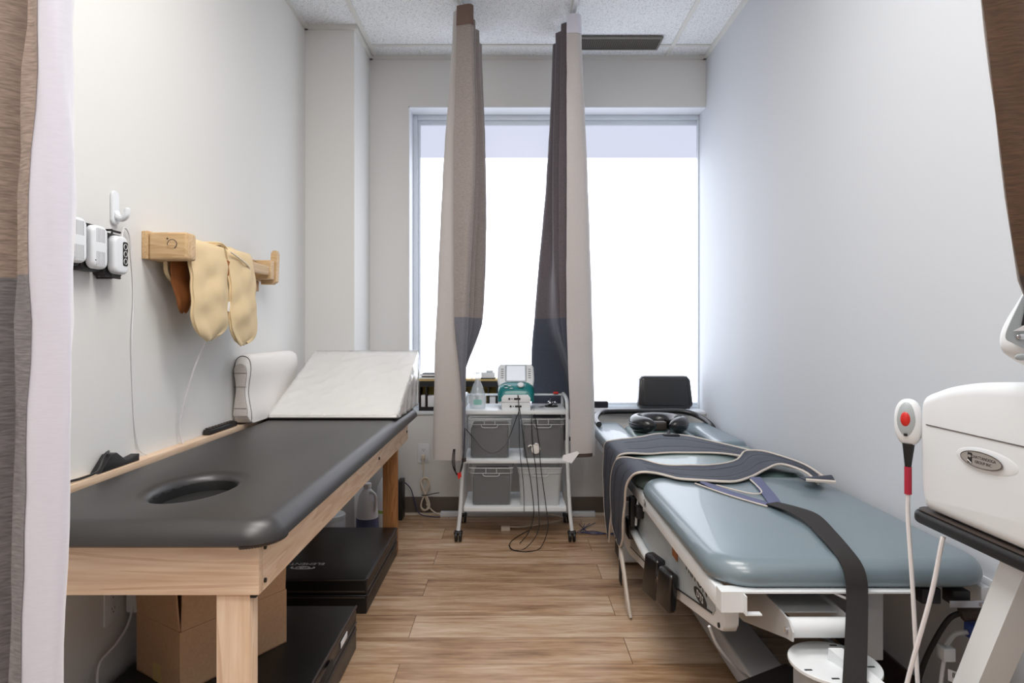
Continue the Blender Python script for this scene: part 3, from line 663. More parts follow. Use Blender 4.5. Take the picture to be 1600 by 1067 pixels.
b = new(); tube(b, [(-1.01, 2.13, 1.105), (-1.02, 2.13, 1.06), (-1.05, 2.12, .98), (-1.08, 2.12, .88), (-1.098, 2.12, .80), (-1.10, 2.125, .75), (-1.095, 2.13, .7245)], .0032, 8, 40)
solo('wrap_cord', b, 'cordw', 'white power cord hanging from the yellow heat wrap to the ledge', 'cord', (-1.09, 2.13, .7245))

# ------------------------------------------------------------ under the massage table
def foam_mat(label, x0, x1, y0, y1, z1, rot=0, logo=False, straps=False):
    t = thing('folding_mat', label, 'exercise mat', ((x0+x1)/2, (y0+y1)/2, 0), 'black folding mats under the massage table')
    zm = z1*.56
    finish('upper_layer', box(new(), (x0, y0, zm+.001), (x1, y1, z1), .006, 3), 'mat_v', t)
    finish('lower_layer', box(new(), (x0, y0, 0.0005), (x1, y1, zm-.001), .006, 3), 'mat_v', t)
    b = new()
    for z in (zm+.012, zm-.012, z1-.004): tube(b, [(x1+.0005, y0+.008, z), (x1+.0005, y1-.008, z)], .003, 6); tube(b, [(x0+.008, y0-.0005, z), (x1-.008, y0-.0005, z)], .003, 6)
    finish('edge_seams', b, 'brown_p', t)
    return t
t = foam_mat('black folding mat with white printed logo, under the table nearest the window', -1.08, -.563, 2.48, 3.14, .135)
b = new(); mm = frame((-.845, 2.645, .1352), (-1, 0, 0), (0, -1, 0)); text_bm(b, 'ELEMENT', .034, mm, .0004, 1.02)
finish('printed_name', b, 'inkw', t, smooth=False)
b = new(); mc = Vector((-.850, 2.60, .1355)); 
for k, (rx, ry, a0, a1, w) in enumerate(((.048, .014, 150, 400, .0045), (.028, .012, -40, 200, .004), (.012, .006, 0, 300, .003))):
    tube(b, [(mc.x+rx*math.cos(R(a)), mc.y+ry*math.sin(R(a)), mc.z) for a in range(a0, a1, 12)], w*.6, 5)
finish('printed_emblem', b, 'inkw', t)
t = foam_mat('black folding mat with white tag and carry strap, under the cardboard box', -1.08, -.537, 1.46, 2.21, .15)
b = new(); tube(b, [(-.5375, 1.462, .1485), (-.5375, 2.208, .1485)], .004, 6); finish('light_edge_piping', b, 'brown_p', t)
finish('white_tag', box(new(), (-.5352, 2.0, .105), (-.5335, 2.075, .125), .0005), 'paper', t)
b = new()
rows = [[Vector(p)+Vector((0, 0, -.012)), Vector(p)+Vector((0, 0, .012))] for p in cr([(-.534, 1.60, .12), (-.526, 1.66, .13), (-.518, 1.76, .145), (-.526, 1.86, .13), (-.534, 1.90, .11)], 20)]
grid(b, rows, .003); finish('carry_handle', b, 'blackweb', t)
rows = [[Vector(p)+Vector((0, -.013, 0)), Vector(p)+Vector((0, .013, 0))] for p in cr([(-.534, 1.80, .06), (-.50, 1.80, .075), (-.452, 1.80, .078), (-.430, 1.80, .05), (-.432, 1.80, .004)], 24)]
finish('strap', grid(new(), rows, .003), 'blackweb', t)
# cardboard box
P0, P1, P2 = Vector((-.865, 1.667, 0)), Vector((-.687, 1.95, 0)), Vector((-1.05, 1.79, 0)); u1, u2 = P1-P0, P2-P0
t = thing('cardboard_box', 'brown cardboard box with raised flaps on a black mat under the table', 'box', tuple((P1+P2)/2+Vector((0, 0, .1505))))
zb, zt = .1505, .312
b = new(); q4 = [P0, P1, P1+u2, P2]
for i in range(4):
    a, c = q4[i], q4[(i+1) % 4]; n_ = Vector((0, 0, 1)).cross(c-a).normalized()*.004
    prism(b, [a+Vector((0, 0, zb)), c+Vector((0, 0, zb)), c+Vector((0, 0, zt)), a+Vector((0, 0, zt))], n_)
prism(b, [p+Vector((0, 0, zb)) for p in q4], (0, 0, .004)); finish('carton', b, 'card', t)
for i, (lean, hh) in enumerate(((.006, .118), (-.02, .11), (-.01, .11), (.010, .115))):
    a, c = q4[i], q4[(i+1) % 4]; out = (Vector((0, 0, 1)).cross(c-a)).normalized()*-1; ins = (c-a).normalized()*.004
    a2, c2 = a+ins, c-ins
    b = new(); prism(b, [a2+Vector((0, 0, zt+.001)), c2+Vector((0, 0, zt+.001)), c2+out*lean+Vector((0, 0, zt+hh)), a2+out*lean+Vector((0, 0, zt+hh))], -out*.004); finish('flap', b, 'card', t)
b = new(); a = P0.lerp(P2, .42); c = P0.lerp(P2, .60); nn = (u2.cross(Vector((0, 0, 1)))).normalized()*.0008
if nn.y > 0: nn = -nn
prism(b, [a+Vector((0, 0, zb)), c+Vector((0, 0, zb)), c+Vector((0, 0, zb+.05)), a+Vector((0, 0, zb+.05))], nn); finish('packing_tape', b, 'tanw', t)
# adapters on the wall under the table
def outlet(label, c, nrm, w=.07, h=.115, group=None, plug=None):
    nrm = Vector(nrm); u = Vector((0, 0, 1)).cross(nrm).normalized(); c = Vector(c)
    t = thing('wall_outlet', label, 'outlet', tuple(c), group)
    m = frame(c, u, (0, 0, 1)); b = new(); prism(b, [m @ Vector((x, y, 0)) for x, y in rrect(w, h, .006)], nrm*.005, .0015); finish('cover_plate', b, 'white_p', t)
    b = new()
    for dz in (-.02, .02):
        b = new(); prism(b, [m @ Vector((x, y+dz, .0052)) for x, y in rrect(.034, .028, .010)], nrm*.0012)
        rc = finish('socket', b, 'white_p', t); b = new()
        for dx in (-.006, .006): box(b, c+nrm*.0062+u*(dx-.0008)+Vector((0, 0, dz-.001)), c+nrm*.0068+u*(dx+.0008)+Vector((0, 0, dz+.006)))
        ell(b, c+nrm*.0064+Vector((0, 0, dz-.007)), u, (0, 0, 1), .002, .002, .0003, 10)
        sub('socket_slots', b, 'ink', rc)
    return t
outlet('white outlet low on the left wall under the massage table', (XL, 1.78, .345), (1, 0, 0))
t = thing('power_adapter', 'white power adapter plugged in under the massage table', 'adapter', (XL+.03, 1.87, .32))
finish('housing', box(new(), (XL+.006, 1.835, .288), (XL+.045, 1.885, .37), .006, 3), 'white_p', t)
b = new(); tube(b, [(XL+.03, 1.855, .372), (XL+.028, 1.845, .33), (XL+.026, 1.815, .265), (XL+.024, 1.76, .235), (XL+.02, 1.70, .215), (XL+.024, 1.685, .165), (XL+.03, 1.70, .154)], .0035, 8, 40); finish('cord', b, 'cordw', t)
# bottles by the far wall under the table
def jug(label, x, y, s=1.0):
    t = thing('plastic_jug', label, 'bottle', (x, y, 0))
    prof = [(.050, 0), (.056, .006), (.057, .06), (.056, .135), (.0545, .150), (.050, .20), (.040, .238), (.024, .262), (.019, .268), (.019, .275)]
    b = new(); lathe(b, (x, y, 0.0005), [(r*s, z*s) for r, z in prof], 28); bd = finish('body', b, 'liq', t)
    b = new(); lathe(b, (x, y, .276*s), [(.020*s, 0), (.021*s, .004), (.021*s, .02*s), (.018*s, .023*s)], 20); finish('cap', b, 'white_p', t)
    b = new(); tube(b, [(x+.018*s, y-.02, .26*s), (x+.045*s, y-.028, .245*s), (x+.05*s, y-.03, .20*s), (x+.044*s, y-.028, .16*s)], .008*s, 10, 18); finish('handle', b, 'white_p', t)
    b = new(); lathe(b, (x, y, .03*s), [(.0576*s, 0), (.0576*s, .09*s)], 28); finish('label', b, 'label', t)
    return t
jug('white plastic jug with handle and blue label behind the table mats', P(574, 0, 3.36).x, 3.36)
t = thing('plastic_bottle', 'tall white bottle with green striped label beside the far table leg', 'bottle', (P(602, 0, 3.55).x, 3.55, 0)); c = (P(602, 0, 3.55).x, 3.55)
b = new(); lathe(b, (c[0], c[1], .0005), [(.044, 0), (.047, .005), (.047, .20), (.042, .235), (.020, .28), (.014, .29), (.014, .30)], 26); finish('body', b, 'white_p', t)
b = new(); lathe(b, (c[0], c[1], .301), [(.016, 0), (.016, .03), (.012, .033)], 18); finish('cap', b, 'white_p', t)
b = new(); lathe(b, (c[0], c[1], .095), [(.0474, 0), (.0474, .016)], 26); finish('green_stripe', b, 'green', t)
b = new(); lathe(b, (c[0], c[1], .111), [(.0473, 0), (.0473, .06)], 26); finish('label', b, 'paper', t)
t = thing('white_tub', 'short white plastic tub with screw lid under the massage table', 'tub', (P(518, 0, 3.3).x, 3.3, 0)); c = (P(518, 0, 3.3).x, 3.3)
b = new(); lathe(b, (c[0], c[1], .0005), [(.066, 0), (.07, .006), (.07, .12), (.066, .128)], 28); finish('body', b, 'liq', t)
b = new(); lathe(b, (c[0], c[1], .129), [(.070, 0), (.071, .004), (.071, .022), (.067, .026)], 28); finish('lid', b, 'white_p', t)
b = new(); box(b, (-.845, 3.60, .0005), (-.70, 3.75, .12), .004); solo('black_bin', b, 'black_p', 'small black box on the floor behind the white jug', 'box', (-.77, 3.67, 0))
b = new(); box(b, (-.665, 3.70, .0005), (-.635, 3.80, .225), .003); solo('folder', b, 'black_p', 'thin upright black board between the far table leg and the back wall', 'board', (-.65, 3.75, 0))

# ------------------------------------------------------------ back wall outlet, cords, floor raceway
t = outlet('white double outlet with a cord plugged in on the back wall', (P(662, 0, YB).x, YB, CAM_Z-(708-516)*YB/1000), (0, -1, 0))
cx = P(662, 0, YB).x; ox = cx
t = thing('extension_cord', 'cream extension cord tied in loops hanging from the back wall outlet', 'cord', (cx, YB-.03, 0))
b = new(); box(b, (cx-.012, YB-.035, .335), (cx+.012, YB-.0075, .362), .004); finish('plug', b, 'cream', t)
b = new(); tube(b, [(cx, YB-.03, .34), (cx+.002, YB-.028, .28), (cx+.004, YB-.03, .2)], .005, 8, 12)
c1 = Vector((cx+.008, YB-.035, .175))
for k in range(3):
    pts = []
    for a in range(24):
        th = a/24*2*math.pi; pts.append((c1.x+(.022+.003*k)*math.sin(2*th)*.9+.004*k, YB-.034-.006*k, .125+.095*math.cos(th)+.004*k))
    tube(b, pts, .0045, 7, 60, closed=True)
tube(b, [(cx+.02, YB-.035, .07), (cx+.06, YB-.04, .03), (cx+.10, YB-.045, .012), (cx+.14, YB-.05, .012)], .004, 7, 20)
finish('cord_loops', b, 'cream', t)
b = new(); tube(b, [(cx-.005, YB-.05, .125), (cx+.03, YB-.052, .128), (cx+.07, YB-.055, .138), (cx+.10, YB-.055, .142)], .003, 6, 16); finish('twist_tie', b, 'cordb', t)
b = new(); tube(b, [(-.64, YB-.03, .20), (-.60, YB-.035, .16), (-.575, YB-.04, .08), (-.545, YB-.06, .02), (-.48, YB-.07, .006), (-.42, YB-.08, .006)], .003, 7, 30); solo('coiled_cable', b, 'cordn', 'thin dark cord curling down the wall beside the massage table', 'cord', (-.55, YB-.05, 0))
b = new(); box(b, (P(688, 0, 3.78).x, YB-.06, .0005), (P(930, 0, 3.78).x, YB-.022, .028), .003); solo('cable_cover', b, 'white_p', 'white cable raceway on the floor along the back wall', 'cable cover', (.02, YB-.04, 0))
b = new()
for k in range(4): tube(b, [(.38+.03*k, 3.62, .004+.002*k), (.36-.02*k+.05, 3.48-.01*k, .004+.002*k), (.44, 3.44+.012*k, .004+.002*k), (.56, 3.47-.02*k, .004+.002*k), (.62, 3.55, .004+.002*k)], .0022, 6, 30)
solo('loose_cable', b, 'cordn', 'tangle of thin dark blue cord on the floor left of the traction table', 'cord', (.48, 3.5, 0))
b = new(); tube(b, [P(850, 803, 3.74)+Vector((0, 0, .005)), (.30, 3.70, .012), (.20, 3.62, .008), (.05, 3.55, .01), (-.02, 3.52, .02)], .004, 7, 24); box(b, (-.06, 3.50, .0005), (-.01, 3.53, .025), .003)
solo('inline_switch', b, 'cream', 'cream cord with inline switch on the floor under the cart', 'cord', (0, 3.5, 0))

# ------------------------------------------------------------ sill organiser
t = thing('sill_organizer', 'low black and tan desk organizer on the window sill behind the left curtain', 'shelf', (-.28, 3.9, .6165))
z0 = .6165; z1 = .80; oy0, oy1 = 3.845, 3.955
b = new(); box(b, (-.56, oy0, z1-.006), (.02, oy1, z1+.006), .002); finish('wood_top', b, 'tanw', t)
b = new(); box(b, (-.56, oy0, z1-.04), (.02, oy0+.006, z1-.0065)); box(b, (-.56, oy0, z0), (.02, oy1, z0+.022))
for x in (-.56, -.52, -.445, -.37, -.29, -.21, -.145, -.095, -.01, .012): box(b, (x, oy0, z0+.022), (x+.008, oy1-.008, z1-.041))
finish('black_frame', b, 'black_p', t)
finish('mustard_back', box(new(), (-.56, oy1-.007, z0+.022), (.02, oy1, z1-.0065)), 'yellowb', t)
for i, (x, w, h) in enumerate(((-.548, .026, .07), (-.508, .060, .068), (-.433, .058, .06), (-.36, .06, .07), (-.28, .06, .065), (-.20, .045, .07), (-.135, .036, .06), (-.085, .07, .07))):
    b = new(); box(b, (x, oy0+.006, z0+.0225), (x+w, oy0+.07, z0+.022+h), .002)
    for k in range(3): box(b, (x+.004+k*w/4, oy0+.004, z0+.03), (x+.006+k*w/4, oy0+.006, z0+.022+h*.8))
    lb = ('sliver of white carton at the left end of the organizer', 'white carton in the second slot of the organizer', 'white carton in the third slot of the organizer', 'white carton behind the left curtain edge in the organizer', 'white carton in the middle slot of the organizer', 'narrow white carton behind the dark curtain folds', 'slim white carton seen behind the clear spray bottle', 'white carton in the organizer beside the teal device')[i]
    solo('carton', b, 'paper', lb, 'box', (x+w/2, oy0+.04, z0+.0225), 'white cartons in the sill organizer')
for i, (x0_, x1_, zz, th, mm_, lb) in enumerate(((-.56, -.46, z1+.0065, .010, 'paper', 'thin white booklet on the sill organizer, bottom of the left stack'), (-.545, -.455, z1+.017, .006, 'black_p', 'thin black booklet in the left stack on the organizer'), (-.555, -.46, z1+.0235, .012, 'paper', 'white booklet near the top of the left organizer stack'), (-.54, -.458, z1+.036, .005, 'black_p', 'thin black booklet on top of the left organizer stack'),
     (-.19, -.10, z1+.0065, .006, 'black_p', 'flat black booklet on the organizer beside the clear bottle'), (-.185, -.105, z1+.013, .032, 'paper', 'white carton lying on the organizer beside the teal device'), (-.155, -.115, z1+.0455, .012, 'white_p', 'small white packet on top of the carton beside the teal device'))):
    b = new(); box(b, (x0_, oy0+.01, zz), (x1_, oy1-.01, zz+th), .0015); solo('booklet' if 'booklet' in lb else ('packet' if 'packet' in lb else 'carton'), b, mm_, lb, 'booklet' if 'booklet' in lb else 'box', ((x0_+x1_)/2, 3.9, zz))

# ------------------------------------------------------------ rolling cart
t = thing('rolling_cart', 'white three-tier rolling cart in front of the window', 'cart', (.015, 3.5, 0))
cx0, cx1, cy0, cy1 = -.258, .290, 3.345, 3.655
for sx, x in ((-1, cx0), (1, cx1)):
    b = new(); f = .022*sx
    tube(b, [(x+f, cy0-.012, .058), (x+f*.5, cy0-.004, .18), (x, cy0, .45), (x, cy0, .655), (x, cy0+.015, .70), (x, cy0+.06, .735), (x, cy1-.05, .742), (x, cy1-.012, .73), (x, cy1, .69), (x, cy1, .45), (x+f*.5, cy1+.004, .18), (x+f, cy1+.008, .058)], .0105, 12, 70)
    finish('side_frame', b, 'white_m', t)
b = new(); tube(b, [(cx0, cy1-.02, .735), (cx1, cy1-.02, .735)], .006, 10); finish('back_rail', b, 'white_m', t)
for z in (.66, .405, .153):
    b = new(); box(b, (cx0+.006, cy0-.006, z), (cx1-.006, cy1+.004, z+.022 if z > .2 else z+.026), .004)
    finish('shelf', b, 'white_m', t)
for x, y in ((cx0-.022, cy0-.012), (cx1+.022, cy0-.012), (cx0-.022, cy1+.008), (cx1+.022, cy1+.008)):
    b = new()
    for s_ in (-.011, .011): cyl(b, (x+s_-.007, y, .0275), (x+s_+.007, y, .0275), .027, 24, bev=.003)
    w = finish('caster', b, 'black_p', t); b = new(); box(b, (x-.022, y-.018, .036), (x+.022, y+.020, .056), .007, 3); cyl(b, (x, y, .054), (x, y, .075), .006, 12); sub('caster_housing', b, 'black_p', w)
b = new(); tube(b, [(cx1+.011, cy0, .575), (cx1+.026, cy0, .572), (cx1+.036, cy0, .582), (cx1+.037, cy0, .60)], .004, 8, 14); box(b, (cx1+.008, cy0-.012, .545), (cx1+.016, cy0+.012, .635), .002); finish('side_hook', b, 'white_p', t)
def bin_(label, x0, x1, z, h, content, y0=3.352, y1=3.62, group='clear storage bins on the cart'):
    t = thing('storage_bin', label, 'bin', ((x0+x1)/2, (y0+y1)/2, z), group)
    ins = .012; n = 5; b = new(); rings = []
    w, d = x1-x0, y1-y0; cx_, cy_ = (x0+x1)/2, (y0+y1)/2
    for dz, k in ((0, ins), (h*.86, .003), (h*.86, -.001), (h, -.003)): rings.append([b.verts.new((cx_+a, cy_+c, z+.001+dz)) for a, c in rrect(w-2*k, d-2*k, .018, n)])
    for A, B in zip(rings, rings[1:]):
        m_ = len(A)
        for k in range(m_): b.faces.new((A[k], A[(k+1) % m_], B[(k+1) % m_], B[k]))
    b.faces.new(rings[0][::-1]); body = finish('tub', b, 'frost' if content is None else 'clear', t)
    b = new(); tube(b, [(cx_+a, cy_+c, z+h) for a, c in rrect(w+.006, d+.006, .02, n)], .0035, 7, closed=True)
    tube(b, [(cx_+a, cy_+c, z+h*.86) for a, c in rrect(w, d, .02, n)], .002, 6, closed=True)
    finish('rim', b, 'frost', t)
    b = new(); yq = y0-.002; zt_ = z+h
    tube(b, [(cx_-.045, yq, zt_-h*.14), (cx_-.040, yq-.001, zt_-h*.20), (cx_-.028, yq-.001, zt_-h*.215), (cx_+.028, yq-.001, zt_-h*.215), (cx_+.040, yq-.001, zt_-h*.20), (cx_+.045, yq, zt_-h*.14)], .0022, 6)
    for dx in (-.028, .028): tube(b, [(cx_+dx, yq, zt_), (cx_+dx, yq, zt_-h*.14)], .002, 6)
    finish('front_handle', b, 'frost', t)
    if content:
        b = new(); box(b, (x0+ins+.003, y0+ins+.002, z+.003), (x1-ins-.003, y1-ins-.003, z+h*content), .01, 3); solo('packing', b, 'bindark', label.replace('clear bin', 'dark grey contents of the clear bin').replace(' full of dark items', ''), 'bin contents', (cx_, cy_, z+.003), 'dark contents of the cart bins')
    return t
bin_('clear bin full of dark items, upper left of the cart', -.232, -.003, .427, .208, .78)
bin_('clear bin full of dark items, upper right of the cart', .048, .277, .427, .208, .76)
bin_('clear bin full of dark items, lower left of the cart', -.222, .004, .179, .200, .78)
bin_('empty frosted bin on the lower right of the cart', .032, .262, .179, .200, None)
b = new(); blob(b, (.125, 3.3545, .478), (.024, .004, .026), 18, 12); tube(b, [(.108, 3.352, .495), (.095, 3.351, .498), (.085, 3.352, .49)], .004, 6, 10); tube(b, [(.12, 3.352, .50), (.126, 3.351, .507), (.138, 3.352, .50)], .004, 6, 8)
solo('crumpled_glove', b, 'paperw', 'pale crumpled cloth showing at the front of the upper right bin', 'cloth', (.125, 3.354, .452))

# ------------------------------------------------------------ therapy unit on the cart
zt = .6825
t = thing('electrotherapy_unit', 'white and teal electrotherapy unit with screen on top of the cart', 'medical device', (.03, 3.48, zt))
ux0, ux1 = -.078, .120
def U(x, y, z): return Vector((x, y, z))
b = new(); prism(b, [U(ux0+.022, 3.36, zt), U(ux0+.022, 3.60, zt), U(ux0+.022, 3.60, zt+.038), U(ux0+.022, 3.36, zt+.038)], (ux1-ux0-.044, 0, 0), .005); finish('lower_battery_base', b, 'white_p', t)
b = new(); out = [(ux0+.024, zt+.039), (ux1-.024, zt+.039), (ux1-.022, zt+.062), (ux1-.036, zt+.079), (ux0+.036, zt+.079), (ux0+.022, zt+.062)]
prism(b, [U(x, 3.357, z) for x, z in out], (0, .03, 0), .003); finish('socket_panel', b, 'white_p', t)
b = new()
for z, xs_ in ((zt+.058, (-.035, -.021, -.006, .004, .018)), (zt+.018, (-.028, -.014, 0, .010, .024))):
    for k, dx in enumerate(xs_):
        r_ = .0026 if k == 1 else .0048; b = new(); box(b, (.021+dx-r_, 3.3545 if z > zt+.03 else 3.358, z-r_), (.021+dx+r_, 3.3575 if z > zt+.03 else 3.361, z+r_)); finish('socket', b, 'ink', t)
# teal shell: lofted
rows = []
secs_ = [(3.362, zt+.080, .078, zt+.044), (3.372, zt+.104, .090, zt+.040), (3.40, zt+.126, .098, zt+.040), (3.47, zt+.150, .099, zt+.040), (3.60, zt+.150, .095, zt+.040)]
b = new(); prev = None; first = None
for y, ztp, hw, zl in secs_:
    cxm = .021; ring = []
    for k in range(17):
        a = math.pi*k/16; ca, sa = math.cos(a), math.sin(a)
        ring.append(b.verts.new((cxm+hw*math.copysign(abs(ca)**.45, ca), y, zl+(ztp-zl)*sa**.45)))
    if prev:
        for k in range(16): b.faces.new((prev[k], prev[k+1], ring[k+1], ring[k]))
    else: b.faces.new(ring)
    prev = ring
b.faces.new(prev[::-1]); finish('teal_shell', b, 'teal', t, ang=50)
# tilted console head
th = R(33); m = Matrix.Translation((.021, 3.425, zt+.128)) @ Matrix.Rotation(th, 4, 'X')
hd = [(-.094, 0), (.094, 0), (.100, .04), (.098, .115), (.086, .135), (-.086, .135), (-.098, .115), (-.100, .04)]
m = frame((.021, 3.43, zt+.122), (1, 0, 0), (0, math.sin(th), math.cos(th)))
zz_ = (m.to_3x3() @ Vector((0, 0, 1)))
b = new(); prism(b, [m @ Vector((x, y, 0)) for x, y in hd], -zz_*.05, .012, 4); finish('console_head', b, 'white_p', t)
b = new(); prism(b, [m @ Vector((x, y, .0005)) for x, y in ((-.058, .022), (.058, .022), (.058, .124), (-.058, .124))], zz_*.002, .001); finish('screen_bezel', b, 'greyp', t)
b = new(); prism(b, [m @ Vector((x, y, .003)) for x, y in ((-.050, .028), (.050, .028), (.050, .118), (-.050, .118))], zz_*.001); finish('screen', b, 'screen', t)
b = new()
for sx in (-1, 1):
    for k in range(5): box(b, m @ Vector((sx*.074-.007, .045+k*.013, .0008)), m @ Vector((sx*.074+.007, .048+k*.013, .002)))
finish('keys', b, 'stitch', t)
b = new(); o_ = Vector((.046, 3.388, zt+.124)); nn = Vector((0, -.62, .78)).normalized(); cyl(b, o_, o_+nn*.012, .017, 24, bev=.003); finish('dial', b, 'white_p', t)
b = new()
for x, y, z in ((-.035, 3.40, zt+.128), (-.012, 3.392, zt+.122), (-.030, 3.380, zt+.114), (-.004, 3.377, zt+.111)): blob(b, (x, y, z), (.010, .006, .003), 12, 8)
finish('soft_buttons', b, 'white_p', t)
# leads
def leads(label, paths, mat='cordb', r=.0022, name='electrode_lead', n=50):
    b = new()
    for p in paths: tube(b, p, r, 6, n)
    return solo(name, b, mat, label, 'cable', tuple(paths[0][0]))
yv = 3.335
def F(px, py, Y=3.32): return P(px, py, Y)
leads('black lead from the therapy unit draped left across the upper bin', [[F(809, 617, 3.352), F(811, 640), F(806, 655), F(797, 680), F(788, 697, 3.30), F(772, 708, 3.29), F(755, 702, 3.30), F(738, 682), F(726, 668, 3.28), F(722, 662, 3.26)]])
leads('black lead hanging straight from the therapy unit, leftmost of the long ones', [[F(810, 618, 3.352), F(811, 650), F(812, 700), F(818, 760), F(819, 800)]], r=.0018)
leads('black lead hanging from the therapy unit past the bins to the cart foot', [[F(811, 634, 3.352), F(815, 660), F(820, 700), F(829, 750), F(834, 800), F(827, 830, 3.30), P(812, 850, 3.30)+Vector((0, 0, .003))]], r=.0022)
leads('long black lead looping onto the floor in front of the cart', [[F(830, 640, 3.345), F(832, 690), F(838, 740), F(842, 800), F(840, 832, 3.25), (P(820, 858, 3.22).x, 3.215, .004), (P(800, 860, 3.2).x, 3.20, .004), (P(797, 845, 3.3).x, 3.30, .004), (P(810, 838, 3.4).x, 3.41, .004), (P(826, 826, 3.5).x, 3.50, .006)]], n=80)
leads('outermost black lead swinging wide to the floor before the cart', [[F(834, 640, 3.345), F(842, 690), F(845, 730), F(853, 790), F(856, 825, 3.25), (P(845, 855, 3.2).x, 3.22, .008), (P(825, 864, 3.2).x, 3.17, .004), (P(803, 860, 3.2).x, 3.19, .004), (P(795, 850, 3.2).x, 3.26, .004)]], n=80)
b = new()
for k in range(3): tube(b, [(-.286+.004*k, 3.125, .52), (-.292+.006*k, 3.122, .46), (-.280+.004*k, 3.12, .415-.008*k), (-.258, 3.12, .402), (-.243-.003*k, 3.125, .43), (-.236, 3.13, .50), (-.232, 3.14, .62)], .0022, 6, 30)
t = thing('electrode_lead', 'black leads with red clip hanging below the left window curtain', 'cable', (-.26, 3.12, .40)); finish('wires', b, 'cordb', t)
b = new(); cyl(b, (-.262, 3.118, .405), (-.258, 3.116, .378), .005, 10); cyl(b, (-.252, 3.118, .408), (-.25, 3.116, .385), .004, 10); finish('red_clip', b, 'red', t)
# spray bottle
c = Vector((-.185, 3.44, zt)); t = thing('spray_bottle', 'clear spray bottle with pale green print on the left of the cart', 'bottle', tuple(c))
b = new(); lathe(b, c+Vector((0, 0, .0005)), [(.040, 0), (.043, .005), (.043, .06), (.041, .075), (.026, .12), (.014, .145), (.012, .16)], 28); finish('bottle_body', b, 'bclear', t)
b = new(); lathe(b, c+Vector((0, 0, .003)), [(.039, 0), (.040, .035)], 28); finish('liquid', b, 'clear', t)
b = new(); lathe(b, c+Vector((0, 0, .161)), [(.014, 0), (.014, .016), (.009, .02), (.009, .03)], 18); box(b, c+Vector((-.028, -.009, .185)), c+Vector((.022, .009, .205)), .005); tube(b, [c+Vector((-.02, 0, .188)), c+Vector((-.026, 0, .17)), c+Vector((-.03, 0, .155))], .003, 6); finish('spray_head', b, 'bclear', t)
b = new()
for k in range(14):
    a0 = R(-115+k*4.2); r0 = .0434; box(b, c+Vector((r0*math.cos(a0)-.0008, r0*math.sin(a0)-.0008, .022)), c+Vector((r0*math.cos(a0)+.0014, r0*math.sin(a0)+.0008, .05)))
finish('green_print', b, 'teal_l', t)
# metal pieces on cart
t = thing('metal_probe', 'small chrome instrument on a black coaster at the right of the cart', 'instrument', (.215, 3.50, zt))
b = new(); lathe(b, (.215, 3.50, zt+.0002), [(.036, 0), (.036, .006)], 28); finish('coaster', b, 'black_p', t)
b = new(); blob(b, (.208, 3.50, zt+.02), (.016, .016, .014), 16, 10); tube(b, [(.215, 3.50, zt+.02), (.232, 3.49, zt+.026), (.245, 3.49, zt+.018)], .004, 8, 10); tube(b, [(.208, 3.50, zt+.03), (.212, 3.50, zt+.045)], .004, 8); tube(b, [(.232, 3.51, zt+.012), (.246, 3.51, zt+.016)], .004, 8); finish('metal_head', b, 'chrome', t)
b = new(); tube(b, [(.14, 3.45, zt+.004), (.165, 3.46, zt+.006), (.185, 3.485, zt+.004)], .003, 6, 10); tube(b, [(.15, 3.43, zt+.004), (.172, 3.45, zt+.004)], .0022, 6); solo('tweezers', b, 'chrome', 'small metal tweezers lying beside the teal therapy unit', 'tool', (.16, 3.45, zt))
b = new(); box(b, (.234, 3.61, .741), (.262, 3.65, .752), .003); solo('red_clip', b, 'red', 'small red clip on the top rail of the cart', 'clip', (.25, 3.63, .741))

# ------------------------------------------------------------ traction table (right)
t = TT = thing('traction_table', 'white framed traction table with blue-grey vinyl pads', 'therapy table', (.8, 2.5, 0))
b = cushion(new(), .468, 1.135, 1.475, 2.375, .503, .562, rc=.10, edge=.042, n=10); finish('seat_pad', b, 'grey_v', t, ang=60)
b = cushion(new(), .470, 1.125, 2.385, 3.02, .503, .562, rc=.07, edge=.04, n=8); finish('middle_pad', b, 'green_tint_v', t, ang=60)  # green reflection mixed into this pad's vinyl colour
b = cushion(new(), .452, .625, 3.03, 3.70, .508, .572, rc=.06, edge=.035, n=8); finish('arm_pad', b, 'grey_v', t, ang=60)
b = cushion(new(), .630, .960, 3.03, 3.66, .500, .558, rc=.06, edge=.03, n=8); finish('head_pad', b, 'green_tint_v', t, ang=60)
b = cushion(new(), .965, 1.13, 3.03, 3.70, .508, .572, rc=.06, edge=.035, n=8); finish('arm_pad', b, 'grey_v', t, ang=60)
b = new(); box(b, (.478, 1.50, .452), (.500, 3.60, .498), .002); box(b, (1.10, 1.50, .452), (1.122, 3.60, .498), .002); box(b, (.5005, 2.2, .470), (1.0995, 2.28, .498), .002); box(b, (.5005, 3.1, .470), (1.0995, 3.18, .498), .002); rail = finish('rail', b, 'white_m', t)
b = new(); text_bm(b, '24', .034, frame((.4772, 2.30, .476), (0, -1, 0), (0, 0, 1)), .0003); sub('rail_number', b, 'ink', rail)
b = new(); box(b, (.478, 1.462, .4985), (.92, 1.499, .5025)); box(b, (.478, 1.462, .455), (.530, 1.466, .4985)); box(b, (.478, 1.466, .455), (.481, 1.499, .4985)); box(b, (.528, 1.445, .455), (.531, 1.466, .4985)); box(b, (.531, 1.445, .455), (.565, 1.462, .458)); finish('front_bracket', b, 'white_m', t)
